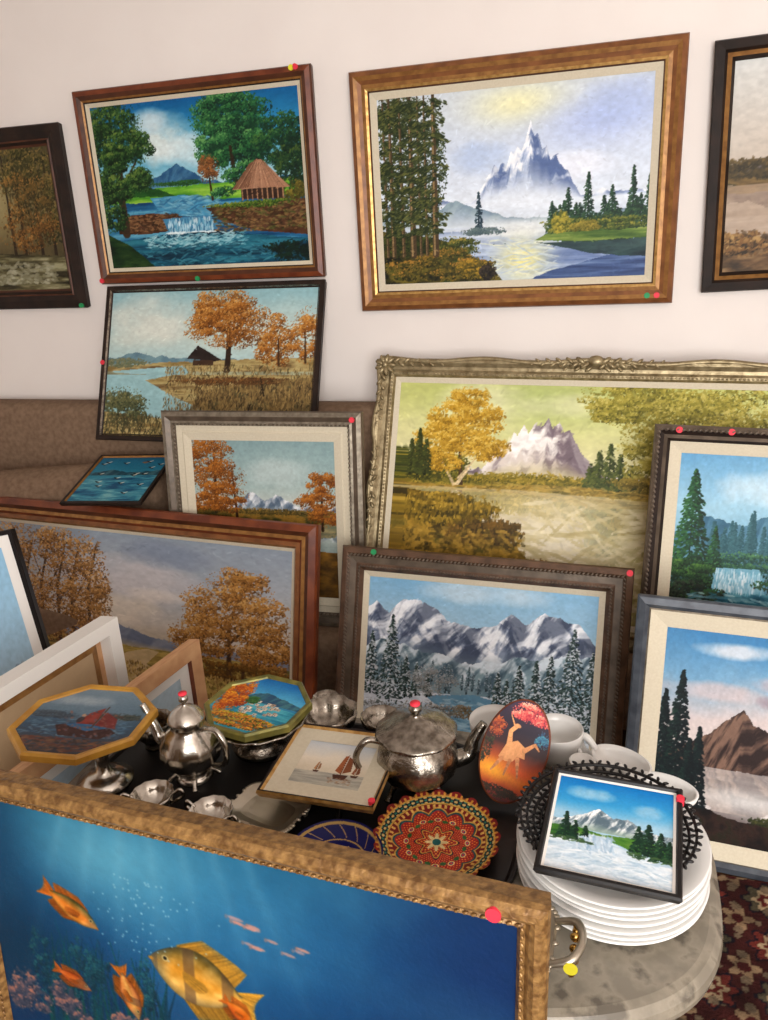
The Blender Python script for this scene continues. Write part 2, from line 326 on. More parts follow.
def P_peak():
    p=Pic(420,300,7);p.grad([(0,(206,214,222)),(.3,(210,220,236)),(.6,(222,230,240)),(1,(120,140,175))],.1)
    p.glow(.54,.09,.17,.10,(242,238,186),.85);p.glow(.8,.2,.2,.12,(180,194,232),.8);p.cloud(.9,.15,.25,.2,(176,192,230),.7);p.cloud(.4,.35,.15,.12,(180,198,228),.7);p.cloud(.72,.42,.25,.1,(236,240,250),.8)
    p.mount([(.36,.56),(.40,.48),(.43,.42),(.445,.38),(.46,.41),(.475,.37),(.49,.39),(.505,.32),(.515,.34),(.53,.29),(.545,.32),(.56,.25),(.578,.17),(.592,.25),(.605,.24),(.62,.31),(.635,.29),(.65,.36),(.67,.35),(.69,.41),(.72,.46),(.76,.56)],.58,(176,190,216),(92,112,156),(244,247,252),(222,230,240),amp=.035,mf=.35,snowl=.4,f=24)
    p.glow(.55,.58,.27,.07,(228,235,244),.9)
    p.mount([(.2,.62),(.3,.56),(.42,.62),(.5,.66)],.7,(150,170,180),(126,148,166),mist=(206,216,226),mf=.1);
    p.land([(0,.72),(1,.72)],[(110,130,172),(150,168,200),(190,204,226)],nx=4,ny=40)
    p.glow(.55,.73,.24,.06,(232,236,236),.95);p.glow(.55,.89,.085,.1,(246,238,160),.95);p.dabs(.42,.66,.76,.98,120,.03,[(180,196,214),(236,236,206)],.1)
    p.land([(.5,1.1),(.6,.98),(.72,.93),(1,.84)],[(46,64,106),(76,98,142),(114,136,174)],nx=4,ny=50)
    G=[(14,36,30),(32,66,46),(72,104,64)]
    for i in range(26):
        x=.66+i*.0142;h=.09+.1*p.r.rand()+(.13 if i in(4,9,15,20,24) else 0);p.conifer(x,.76,h,.032,G,size=.0045)
    p.foliage(.83,.72,.18,.04,800,.006,[(30,48,24),(84,100,40),(160,152,64)]);p.foliage(.69,.7,.03,.06,350,.006,[(70,80,24),(150,140,54),(190,176,74)]);p.foliage(.78,.73,.05,.03,250,.006,[(80,80,24),(170,152,64)])
    p.land([(.58,.8),(.64,.755),(1,.75)],[(60,90,40),(104,130,60),(144,160,84)],base=[(.58,.785),(.8,.81),(1,.8)],nx=6,ny=60)
    p.land([(.62,.8),(.64,.8),(1,.8)],[(14,34,34),(40,70,60)],base=[(.6,.8),(.64,.81),(.8,.87),(1,.9)],op=.8)
    p.conifer(.385,.72,.2,.022,[(30,50,66),(70,94,100)],size=.004);p.foliage(.4,.725,.08,.02,260,.005,[(70,90,100),(120,136,130)])
    p.land([(0,.7),(.2,.74),(.3,.79),(.36,.86),(.44,.93),(.5,1.05),(1,1.2)],[(24,26,14),(66,62,26),(118,104,42),(50,64,28)],nx=20,ny=20)
    p.foliage(.28,.8,.1,.05,450,.006,[(28,40,18),(84,92,40),(164,142,66)]);p.foliage(.22,.9,.2,.08,700,.007,[(30,34,14),(104,92,36),(180,132,58)],10);p.foliage(.1,.78,.11,.07,500,.007,[(24,34,16),(84,94,36)]);p.foliage(.37,.93,.07,.05,260,.006,[(60,58,18),(180,144,50)])
    p.foliage(.42,.95,.03,.05,140,.006,[(20,18,16),(70,60,50)])
    p.foliage(.08,.35,.08,.34,900,.006,[(24,40,20),(52,66,36),(96,100,56)],14,mass=.1);p.foliage(.2,.35,.06,.3,600,.006,[(24,40,20),(52,66,36),(106,110,66)],12,mass=.1);p.foliage(.1,.1,.13,.1,500,.006,[(24,38,20),(56,66,36),(110,110,66)])
    for x,w in((.02,.006),(.045,.009),(.085,.007),(.125,.012),(.155,.005),(.18,.006),(.215,.012)):
        p.line([(x,.84),(x+.003,0)],[w,w*.5],(78,62,42));p.line([(x-w*.4,.84),(x+.0,.05)],[w*.35,w*.25],(150,126,88),.7)
        for k in range(40):
            y=.01+.72*p.r.rand()**.9;q=p.r.choice([-1,1]);Lh=.015+.05*p.r.rand()
            for j in range(15): p.dab(x+q*Lh*p.r.rand(),y+p.r.rand()*.022,.008,.003,.5*q,p.mixc([(20,34,16),(50,62,32),(112,112,58)],p.r.rand()),.85)
    return p.out(g=1.08,oil=1500)
def P_lakebrown():
    p=Pic(260,190,8);p.grad([(0,(214,216,214)),(.35,(204,196,186)),(1,(170,150,130))],.1);p.mount([(.0,.5),(.2,.42),(.5,.3),(.8,.45),(1,.5)],.56,(150,140,130),(110,100,100),mist=(190,180,170))
    p.land([(0,.53),(1,.55)],[(96,80,50),(136,112,70),(70,66,40)],base=[(0,.57),(1,.62)]);p.water([(0,.57),(1,.6)],1,(176,156,138),.7)
    p.foliage(.1,.5,.12,.05,250,.01,[(50,44,26),(120,100,60)]);p.land([(0,.82),(.3,.92),(1,.98)],[(50,40,28),(104,80,54),(150,124,90)]);p.foliage(.06,.86,.12,.06,350,.01,[(50,40,24),(130,96,56),(180,150,100)])
    return p.out()
def P_autumnhut():
    p=Pic(320,220,9);p.grad([(0,(150,186,192)),(.3,(196,210,204)),(.6,(170,198,200)),(1,(120,120,90))],.2);p.cloud(.2,.2,.3,.25,(220,222,212),.8)
    p.mount([(0,.46),(.15,.44),(.35,.47),(.5,.48)],.52,(120,150,158),(100,130,144),mist=(170,192,194))
    p.land([(0,.52),(.4,.49),(1,.46)],[(136,114,70),(186,170,120),(110,86,54)],nx=8,ny=30)
    p.poly([(0,.56),(.38,.52),(.42,.56),(.2,.62),(.36,.74),(.55,.85),(.4,.9),(0,.84)],(155,190,194))
    p.water([(0,.56),(1,.56)],.58,(150,182,184),.4)
    p.line([(.6,.55),(.6,.3),(.57,.1)],[.014,.01,.004],(50,34,24));p.line([(.6,.36),(.68,.15)],[.008,.003],(50,34,24));p.line([(.6,.32),(.5,.15)],[.007,.003],(50,34,24))
    C=[(90,54,24),(144,92,38),(182,124,56),(208,164,98)]
    p.foliage(.55,.1,.13,.11,1100,.006,C,12,mass=.08);p.foliage(.6,.24,.19,.15,1600,.006,C,18,mass=.08);p.foliage(.5,.2,.08,.1,500,.006,C,8,mass=.08);p.foliage(.82,.36,.09,.16,900,.006,C,12,mass=.08);p.foliage(.96,.32,.07,.17,700,.006,C,10,mass=.08)
    p.line([(.84,.52),(.83,.34)],[.006,.003],(70,45,25));p.line([(.96,.5),(.95,.3)],[.005,.003],(70,45,25))
    p.poly([(.4,.47),(.45,.38),(.5,.42),(.57,.48),(.54,.49)],(46,36,34));p.poly([(.43,.48),(.53,.48),(.53,.52),(.43,.52)],(74,54,40))
    p.grass(.3,1,.52,1,1800,[(74,56,32),(140,116,72),(186,166,118),(60,56,34)],.012);p.land([(.2,1.2),(.5,.7),(.7,.62),(1,.6)],[(76,58,34),(134,110,68),(50,50,32)],nx=20,ny=14,op=.65);p.grass(.45,1,.62,1,1500,[(50,40,26),(120,98,60),(176,150,98)],.016)
    p.foliage(.08,.82,.14,.14,600,.008,[(44,50,34),(88,92,60),(138,132,90)]);p.grass(0,.35,.86,1,300,[(40,42,28),(120,104,64)],.018);p.foliage(.08,.5,.12,.03,200,.007,[(96,104,80),(136,136,106)])
    p.foliage(.62,.62,.25,.03,400,.006,[(70,48,28),(140,96,50)]);p.line([(.78,.72),(.76,.6)],[.004,.003],(40,30,22));p.line([(.7,.9),(.72,.78)],[.005,.003],(40,30,22))
    return p.out(oil=1200,g=1.1)
def P_autumnlake():
    p=Pic(240,260,10);p.grad([(0,(140,164,166)),(.3,(168,186,184)),(.45,(196,202,196)),(1,(120,110,70))],.2);p.cloud(.6,.2,.3,.12,(190,202,200),.7)
    p.mount([(.25,.42),(.35,.38),(.42,.33),(.5,.37),(.58,.34),(.7,.39),(.8,.42)],.45,(160,172,186),(96,112,130),(226,228,230),(160,172,176))
    p.land([(0,.44),(1,.44)],[(110,88,38),(170,134,62),(80,80,44)]);p.foliage(.5,.45,.5,.02,400,.008,[(60,56,30),(150,120,60)]);p.water([(.0,.54),(1,.52)],.7,(150,160,154),.5)
    p.land([(0,.66),(1,.7)],[(80,58,28),(146,108,46)])
    p.line([(.15,.5),(.16,.1)],[.016,.008],(60,38,22));p.line([(.3,.5),(.28,.2)],[.01,.005],(60,38,22))
    C=[(92,52,20),(148,92,34),(192,130,58)]
    p.foliage(.1,.1,.17,.11,900,.008,C,10,mass=.1);p.foliage(.16,.24,.2,.1,900,.008,C,10,mass=.1);p.foliage(.2,.37,.17,.09,800,.008,C,10,mass=.1);p.foliage(.08,.42,.12,.08,500,.008,C);p.line([(.9,.56),(.9,.25)],[.01,.005],(60,40,20));p.foliage(.91,.27,.1,.08,500,.008,C,mass=.1);p.foliage(.88,.38,.13,.08,600,.008,C,mass=.1);p.foliage(.93,.48,.12,.05,300,.008,C)
    p.foliage(.1,.5,.15,.05,300,.01,[(50,50,24),(130,104,46)])
    return p.out(oil=800)
def P_autumnbig():
    p=Pic(500,270,11);p.grad([(0,(140,152,166)),(.3,(164,170,178)),(.6,(204,196,186)),(1,(160,138,92))],.25)
    p.cloud(.5,.3,.3,.2,(206,198,198),.7);p.cloud(.62,.12,.2,.12,(126,138,158),.7);p.cloud(.45,.5,.2,.14,(222,210,194),.8);p.cloud(.6,.38,.15,.06,(226,216,206),.7)
    p.mount([(.3,.66),(.45,.6),(.55,.66),(.75,.68)],.74,(134,142,158),(108,118,140),mist=(170,160,140))
    p.land([(0,.72),(.5,.74),(1,.72)],[(130,108,54),(190,164,88),(100,92,48)],nx=12,ny=30);p.poly([(.42,.86),(.5,.78),(.56,.74),(.6,.75),(.56,.84),(.6,1),(.36,1)],(200,176,132))
    C=[(86,58,32),(140,98,52),(184,134,74),(214,176,120)];C2=[(84,54,26),(138,94,44),(176,124,62),(206,164,100)]
    for x in (.08,.14,.2,.26,.31,.37): p.line([(x,.84),(x-.01,.4),(x+.02,.1)],[.007,.005,.003],(66,48,34));p.line([(x,.5),(x+.05,.3)],[.004,.002],(66,48,34));p.line([(x,.4),(x-.04,.2)],[.003,.0015],(66,48,34))
    for cx,cy,rx,ry in((.07,.2,.1,.2),(.2,.13,.12,.13),(.31,.2,.1,.16),(.36,.42,.08,.16),(.12,.45,.13,.18),(.24,.5,.12,.16),(.37,.62,.07,.12),(.04,.65,.1,.14),(.24,.72,.17,.08)): p.foliage(cx,cy,rx,ry,600,.0052,C,16,mass=.04)
    p.line([(.82,.86),(.82,.5),(.85,.3)],[.008,.005,.003],(60,42,30));p.line([(.82,.6),(.76,.4)],[.005,.002],(60,42,30));p.line([(.82,.62),(.91,.42)],[.005,.002],(60,42,30));p.line([(.86,.84),(.88,.5)],[.005,.002],(60,42,30))
    for cx,cy,rx,ry in((.85,.26,.09,.11),(.78,.4,.1,.14),(.91,.46,.1,.15),(.84,.56,.15,.13),(.73,.64,.09,.11),(.94,.68,.08,.1)): p.foliage(cx,cy,rx,ry,760,.0052,C2,16,mass=.05)
    p.foliage(.84,.8,.18,.06,600,.006,[(64,46,22),(140,96,36)]);p.grass(.4,1,.84,1,1200,[(84,64,34),(170,138,78),(210,182,112)],.007)
    return p.out(oil=1500,g=1.0)
def P_golden():
    p=Pic(520,270,12);p.grad([(0,(192,196,124)),(.2,(212,212,150)),(.45,(222,216,172)),(1,(186,166,96))],.2)
    p.glow(.32,.1,.22,.16,(172,186,124),.7);p.cloud(.2,.15,.2,.2,(226,224,186),.7);p.cloud(.42,.12,.15,.1,(226,224,190),.6)
    p.mount([(.2,.5),(.225,.43),(.245,.37),(.26,.34),(.275,.28),(.285,.3),(.3,.23),(.312,.27),(.33,.2),(.342,.23),(.36,.18),(.372,.24),(.388,.21),(.4,.27),(.415,.26),(.43,.33),(.45,.38),(.47,.44),(.5,.5)],.54,(222,212,204),(124,110,118),(246,242,238),(206,196,156),amp=.035,mf=.62,snowl=.62,f=26)
    p.land([(0,.52),(.3,.54),(.5,.53),(1,.52)],[(130,114,40),(186,160,66),(100,96,40)],nx=20,ny=24)
    p.foliage(.3,.55,.22,.035,600,.0045,[(76,74,28),(140,124,44),(190,164,70)]);p.foliage(.06,.5,.1,.1,900,.0055,[(50,54,22),(110,106,36),(176,156,60)])
    p.line([(.15,.64),(.14,.4),(.15,.15)],[.006,.004,.002],(80,60,36));p.line([(.12,.66),(.165,.5)],[.006,.003],(216,196,156));p.line([(.13,.6),(.09,.45)],[.004,.002],(200,180,140));p.line([(.14,.56),(.19,.42)],[.003,.002],(200,180,140))
    C=[(128,98,28),(176,138,40),(206,168,66),(226,200,114)]
    for cx,cy,rx,ry in((.15,.10,.05,.07),(.11,.2,.06,.08),(.18,.22,.065,.1),(.08,.34,.06,.09),(.14,.34,.06,.08),(.2,.38,.055,.07),(.09,.47,.05,.05),(.05,.42,.03,.05)): p.foliage(cx,cy,rx,ry,560,.0048,C,14,mass=.05)
    for x_,h_ in ((.01,.2),(.03,.26),(.05,.2)): p.conifer(x_,.54,h_,.022,[(46,54,24),(90,96,40)],size=.004)
    for x,h in((.47,.14),(.49,.22),(.515,.26),(.54,.2),(.565,.14)): p.conifer(x,.58,h,.026,[(44,54,28),(76,88,42),(116,120,56)],size=.004)
    O=[(90,86,32),(134,128,48),(170,158,72),(200,188,110)]
    for cx,cy,rx,ry in((.56,.06,.12,.08),(.68,.06,.14,.1),(.86,.1,.15,.14),(.66,.2,.13,.12),(.86,.3,.15,.18),(.97,.35,.1,.3),(.62,.34,.08,.12),(.72,.36,.1,.14),(.53,.14,.07,.07),(.66,.48,.1,.09)): p.foliage(cx,cy,rx,ry,760,.005,O,16,mass=.08)
    p.foliage(.68,.55,.14,.06,900,.0055,[(60,56,24),(130,114,46),(186,160,76)]);p.line([(.62,.62),(.64,.2)],[.005,.003],(90,74,48));p.line([(.7,.62),(.68,.2)],[.005,.003],(90,74,48))
    p.land([(0,.6),(.2,.6),(.4,.57),(.7,.6),(1,.6)],[(128,106,44),(180,150,72),(90,82,36)],base=[(0,.66),(.3,.61),(.6,.63),(1,.65)],nx=20,ny=40);p.dabs(.2,.9,.57,.63,400,.006,[(90,80,34),(206,180,96)],.3)
    p.water([(0,.62),(.3,.61),(.6,.63),(1,.65)],1,(214,202,170),.5)
    p.glow(.40,.82,.12,.16,(234,226,202),.9);p.glow(.64,.72,.14,.07,(140,128,84),.6);p.dabs(.3,.9,.66,.98,320,.035,[(226,216,184),(182,168,122)],.09)
    p.land([(0,.64),(.1,.66),(.16,.68),(.22,.74),(.3,.8),(.36,.86),(.42,.97),(.5,1.1),(1,1.2)],[(64,54,20),(134,108,38),(182,146,58),(96,88,36)],nx=30,ny=20)
    p.foliage(.1,.7,.14,.05,800,.0055,[(62,54,20),(136,112,36),(196,164,70)]);p.foliage(.22,.77,.09,.04,500,.0055,[(54,44,20),(134,102,44)]);p.dabs(0,.32,.76,1,900,.007,[(54,46,20),(140,114,44),(196,160,74)]);p.foliage(.32,.87,.09,.03,300,.005,[(60,44,24),(160,120,66)])
    p.land([(.55,1.1),(.7,.95),(.85,.9),(1,.86)],[(90,78,36),(150,130,64)]);p.remap([0,.5,1],[0,.66,1],.035)
    return p.out(oil=2000,g=1.1)
def P_winter():
    p=Pic(340,240,13);p.grad([(0,(130,176,208)),(.3,(168,198,216)),(.6,(150,175,190)),(1,(200,205,210))],.15);p.cloud(.5,.05,.4,.1,(200,216,226),.7)
    p.mount([(0,.22),(.04,.16),(.1,.22),(.16,.15),(.24,.11),(.3,.17),(.38,.24),(.5,.27),(.58,.26),(.64,.17),(.7,.22),(.78,.14),(.86,.19),(.93,.2),(1,.3)],.6,(138,150,172),(74,84,106),(240,243,248),(140,160,172),amp=.04,f=12,snowl=.6,mf=.5)
    p.mount([(0,.46),(.1,.4),(.25,.44),(.4,.5),(.55,.48),(.8,.4),(1,.38)],.72,(136,160,170),(76,98,112),(214,224,232),(130,156,166),amp=.04,snowl=.3,mf=.6)
    for i in range(46): p.conifer(.08+.82*p.r.rand(),.63+.07*p.r.rand(),.07+.06*p.r.rand(),.011,[(64,84,94),(106,128,136)],(176,190,202),size=.004,sp=.25)
    p.land([(0,.68),(.3,.72),(.6,.7),(1,.7)],[(150,168,186),(216,222,230),(190,198,210)],nx=6,ny=30)
    p.poly([(.28,.74),(.5,.7),(.66,.74),(.6,.86),(.62,1),(.34,1),(.4,.86)],(104,146,172));p.dabs(.34,.62,.74,1,260,.02,[(74,114,138),(180,204,216)],.2)
    for x,b,h,w in((.03,.76,.4,.05),(.12,.8,.56,.075),(.19,.76,.26,.04),(.24,.74,.2,.03),(.29,.74,.14,.025),(.6,.74,.2,.03),(.64,.74,.16,.025),(.69,.76,.28,.045),(.76,.78,.34,.05),(.82,.84,.44,.06),(.91,.92,.7,.1),(.99,.95,.6,.08)):
        p.conifer(x,b,h,w,[(18,34,34),(44,64,60),(76,96,90)],(222,229,236),size=.0055,sp=.36)
    p.foliage(.32,.64,.1,.1,700,.0035,[(116,116,112),(152,154,154),(180,184,190)],mass=.05);p.foliage(.46,.82,.06,.04,200,.005,[(90,76,54),(150,134,110)])
    p.foliage(.3,.84,.14,.06,500,.005,[(70,66,58),(130,126,118),(200,200,200)]);p.foliage(.06,.86,.1,.05,300,.005,[(70,70,66),(210,214,218)]);p.dabs(0,.34,.86,1,300,.018,[(140,152,166),(232,236,242)],.35);p.dabs(.62,1,.9,1,200,.02,[(150,164,180),(236,240,244)],.35);p.foliage(.72,.88,.08,.05,300,.005,[(80,74,60),(170,160,140)])
    return p.out(oil=1000,g=1.08)
def P_falls():
    p=Pic(250,300,14);p.grad([(0,(110,164,200)),(.25,(166,202,220)),(.6,(110,160,184)),(1,(40,90,110))],.15);p.cloud(.5,.16,.35,.12,(210,226,234),.7)
    p.mount([(0,.4),(.2,.3),(.4,.34),(.6,.24),(.8,.18),(1,.15)],.6,(96,140,162),(64,108,132),mist=(120,166,184),amp=.03,mf=.3)
    for i in range(40): p.conifer(.22+.78*p.r.rand(),.46+.1*p.r.rand(),.12+.1*p.r.rand(),.035,[(44,88,98),(76,120,128)],size=.008)
    p.foliage(.6,.55,.45,.07,900,.01,[(16,50,46),(46,92,70),(90,136,92)]);p.land([(0,.66),(1,.68)],[(16,54,74),(44,104,126),(96,156,172)],nx=5,ny=24)
    C=[(12,44,28),(30,84,48),(84,134,70)]
    p.conifer(.1,.56,.48,.15,C,size=.01);p.conifer(.24,.56,.2,.06,C,size=.008)
    p.foliage(.08,.6,.18,.07,900,.011,[(12,32,22),(38,78,40),(96,136,60)])
    p.poly([(.26,.56),(.5,.55),(.54,.67),(.24,.68)],(130,180,200))
    for i in range(260): p.dab(.26+.26*p.r.rand(),.57+.1*p.r.rand(),.02,.004,1.57,p.mixc([(110,170,194),(236,244,247)],p.r.rand()),.75)
    p.foliage(.12,.7,.18,.06,500,.012,[(16,26,22),(60,70,54),(50,100,54)]);p.foliage(.75,.62,.22,.07,700,.011,[(16,26,22),(70,80,62),(50,100,54)]);p.dabs(.1,.9,.69,.8,240,.03,[(40,100,120),(190,220,226)],.2)
    p.foliage(.4,.9,.5,.12,700,.014,[(16,26,22),(60,70,54),(50,100,54)]);return p.out(oil=800)
def P_brownmt():
    p=Pic(240,290,15);p.grad([(0,(70,130,174)),(.2,(124,164,192)),(.4,(206,194,192)),(.6,(218,208,202)),(.75,(190,190,190)),(1,(70,50,46))],.15)
    p.cloud(.4,.08,.3,.05,(220,218,220),.8);p.cloud(.8,.22,.35,.06,(204,182,184),.9);p.cloud(.3,.28,.4,.06,(208,190,188),.7);p.cloud(.75,.3,.3,.05,(156,128,134),.6)
    p.mount([(.05,.6),(.2,.53),(.3,.48),(.36,.43),(.42,.39),(.47,.35),(.53,.41),(.6,.42),(.7,.48),(.9,.5),(1,.56)],.64,(130,104,90),(54,40,38),amp=.02,f=20,shear=.8)
    p.water([(0,.64),(1,.64)],.85,(206,202,200),.6);p.glow(.55,.78,.3,.05,(218,216,214),.8)
    p.land([(0,.8),(.3,.84),(.5,.88),(.8,.86),(1,.84)],[(24,18,18),(56,38,32),(36,42,26)],nx=12,ny=12);p.foliage(.75,.86,.2,.02,150,.012,[(30,38,20),(84,84,46)])
    for x,b,h,w in((.03,.9,.6,.12),(.12,.86,.66,.13),(.24,.84,.38,.08),(.19,.82,.3,.07)): p.conifer(x,b,h,w,[(8,18,24),(16,34,36),(34,60,50)],size=.011)
    return p.out(oil=600)
def P_fish():
    p=Pic(680,680,16);p.grad([(0,(30,92,122)),(.12,(26,86,124)),(.3,(14,60,102)),(.6,(12,46,84)),(1,(14,34,60))],.05)
    p.glow(.32,.08,.22,.11,(100,160,176),.85);p.glow(.48,.2,.25,.18,(30,98,140),.5);p.glow(.02,.1,.1,.3,(14,52,80),.7);p.glow(.98,.1,.24,.6,(10,42,84),.95);p.glow(.05,.35,.18,.14,(10,50,72),.8)
    p.bl(.25*np.clip(p.noise(5,5,4)-.45,0,1)*2*np.exp(-p.y*2),(120,180,196))
    for i in range(7): p.bl(.08*np.exp(-((p.x-(.2+.06*i+p.y*(i-3)*.12))/.012)**2)*np.exp(-p.y*5),(200,235,240))
    for k in range(130):
        x=.1+.28*p.r.rand();h=.06+.2*p.r.rand();d=(p.r.rand()-.5)*.08;p.line([(x,.5),(x+d*.3,.5-h*.6),(x+d,.5-h)],[.003,.0025,.001],(12,44+30*p.r.rand(),62+20*p.r.rand()),.6)
    for k in range(18): p.foliage(.08+.3*p.r.rand(),.31+.1*p.r.rand(),.022,.05,60,.004,[(10,40,54),(20,66,80),(44,98,100)],3,.6,mass=.05)
    for k in range(16): p.foliage(.0+.6*p.r.rand(),.4+.06*p.r.rand(),.03,.03,80,.006,[(30,50,70),(90,80,90),(170,110,90)],4,.7)
    for k in range(40):
        x=p.r.rand();h=.1+.15*p.r.rand();d=(p.r.rand()-.5)*.1;p.line([(x,1),(x+d*.3,1-h*.5),(x+d,1-h)],[.006,.004,.001],(20,70+40*p.r.rand(),70),.7)
    for k in range(60): p.foliage(p.r.rand(),.85+.15*p.r.rand(),.06,.05,60,.01,[(60,30,40),(170,80,60),(220,150,90)],3)
    def fish(cx,cy,L,ang,cols,deep=.5,st=3,tail=(240,170,40),eye=True,flip=1):
        ca,sa=math.cos(ang),math.sin(ang)
        T=lambda a,b:(cx+(a*ca-b*flip*sa)*L,cy+(a*sa+b*flip*ca)*L)
        def fin(base0,base1,tip0,tip1,col,n=44,bul=.06):
            for i in range(n):
                t=i/(n-1);bx=base0[0]*(1-t)+base1[0]*t,base0[1]*(1-t)+base1[1]*t
                tx=tip0[0]*(1-t)+tip1[0]*t-bul*math.sin(t*3.14),tip0[1]*(1-t)+tip1[1]*t
                c=np.array(col)*(.72+.42*p.r.rand());a_=T(*bx);m_=T((bx[0]+tx[0])/2,(bx[1]+tx[1])/2);b_=T(*tx);p.line([a_,m_,b_],[L*.02,L*.016,L*.007],c,.6)
        fin((-.42,-.05),(-.42,.05),(-.70,-.2),(-.70,.2),tail,bul=-.07)
        fin((.22,-deep*.42),(-.38,-deep*.15),(-.02,-deep*.72),(-.5,-deep*.5),np.array(tail)*.85)
        fin((.1,deep*.42),(-.36,deep*.15),(-.1,deep*.72),(-.46,deep*.46),np.array(tail)*.75)
        dx=(p.x-cx)*ca+(p.y-cy)*sa;dy=(-(p.x-cx)*sa+(p.y-cy)*ca)*flip
        u=dx/(L*.5);v=dy/(L*deep*.5);w=np.clip(1-np.abs(u)**2.0,0,1)**.7*(.78+.22*np.cos(u*1.6-.3));w=np.maximum(w,np.where((u<-.7)&(u>-1),.18,0))
        a_=np.clip((1-np.abs(v)/np.maximum(w,1e-3))*L*deep*.25*p.H,0,1)*(np.abs(u)<1)
        t=np.clip((v/np.maximum(w,.05)+1)/2,0,1)[...,None]
        C=np.array(cols,float);col=np.where(t<.5,C[0]*(1-t*2)+C[1]*t*2,C[1]*(2-t*2)+C[2]*(t*2-1))
        col=col+(p.noise(70,70,3)[...,None]-.5)*60
        edge=np.clip((np.abs(v)/np.maximum(w,.05)-.6)*2.5,0,1)[...,None];col=col*(1-.45*edge)
        if st:
            sb=np.clip((np.sin(u*math.pi*st*.8+.6+v*.9)-.5)*3,0,.55)[...,None];col=col*(1-sb)+np.array([80,60,46])*sb
        hd=np.clip((u-.5)*4,0,1)[...,None]*.4;col=col*(1-hd)+np.array([70,84,84])*hd
        p.c=p.c*(1-a_[...,None])+np.clip(col,0,255)*a_[...,None]
        fin((.12,.0),(.1,.08),(-.1,.02),(-.06,.16),np.array(tail)*.85,14)
        if eye: ex,ey=T(.34,-deep*.1);p.dab(ex,ey,L*.034,L*.034,0,(206,190,130));p.dab(ex,ey,L*.022,L*.022,0,(10,10,10))
        mx,my=T(.49,.01);p.dab(mx,my,L*.03,L*.02,ang,np.array(cols[1])*.8)
    fish(.195,.205,.115,.5,[(66,84,50),(196,112,36),(206,140,60)],.42,0,(180,96,30))
    fish(.445,.278,.185,3.35,[(110,100,54),(206,146,52),(220,184,110)],.66,3,(196,144,50),flip=-1)
    fish(.53,.325,.06,.6,[(190,110,30),(196,100,30),(170,76,30)],.6,0,(180,92,24),False)
    fish(.175,.37,.075,.35,[(150,66,30),(190,100,40),(160,74,40)],.45,1,(170,86,30))
    fish(.3,.365,.1,1.3,[(150,70,30),(200,150,80),(186,96,40)],.45,2,(180,98,30))
    fish(.76,.38,.1,2.9,[(36,80,100),(84,130,140),(30,64,86)],.42,2,(50,96,112),flip=-1)
    fish(.64,.36,.05,.2,[(36,80,100),(84,140,150),(60,100,116)],.42,1,(50,96,112))
    fish(.85,.58,.16,3.1,[(230,200,60),(240,220,110),(200,120,40)],.7,3,(220,180,50),flip=-1)
    fish(.35,.66,.16,.2,[(220,70,50),(240,120,70),(240,200,160)],.55,3,(220,80,40))
    for i in range(14):
        x=.52+.15*p.r.rand();y=.12+.06*p.r.rand()+.03*(x-.5);c=p.mixc([(150,130,136),(190,130,110)],p.r.rand());p.dab(x,y,.009+.004*p.r.rand(),.0032,.15,c,.8);p.dab(x-.012,y,.003,.0045,0,c*.85,.6)
    for i in range(80): p.dab(.3+.1*p.r.rand()+.04*p.r.randn(),.1+.16*p.r.rand(),.0018,.0018,0,(150,186,196),.7)
    p.blur();return p.out(.03,1.1,1.0)
def P_ship():
    p=Pic(150,120,17);p.grad([(0,(200,205,210)),(.4,(228,218,202)),(.62,(216,204,184)),(1,(190,184,170))],.2)
    p.land([(0,.7),(1,.68)],[(160,158,150),(196,190,176)],base=[(0,1.1),(1,1.1)],nx=4,ny=40)
    def boat(x,y,k,c):
        p.poly([(x-.1*k,y-.03*k),(x+.1*k,y-.04*k),(x+.07*k,y+.06*k),(x-.07*k,y+.06*k)],(84,50,34));p.line([(x,y),(x,y-.45*k)],[.005,.004],(80,50,36))
        p.poly([(x-.01,y-.05*k),(x-.09*k,y-.1*k),(x-.04*k,y-.42*k),(x,y-.44*k)],c);p.poly([(x+.012,y-.06*k),(x+.11*k,y-.12*k),(x+.08*k,y-.36*k),(x+.01,y-.42*k)],np.array(c)*.85)
    boat(.66,.74,1.1,(160,98,60));boat(.85,.7,.55,(150,96,66));boat(.3,.68,.45,(176,130,90));p.dabs(.5,.85,.78,.9,60,.02,[(120,90,70),(190,160,130)],.25)
    return p.out(.02)
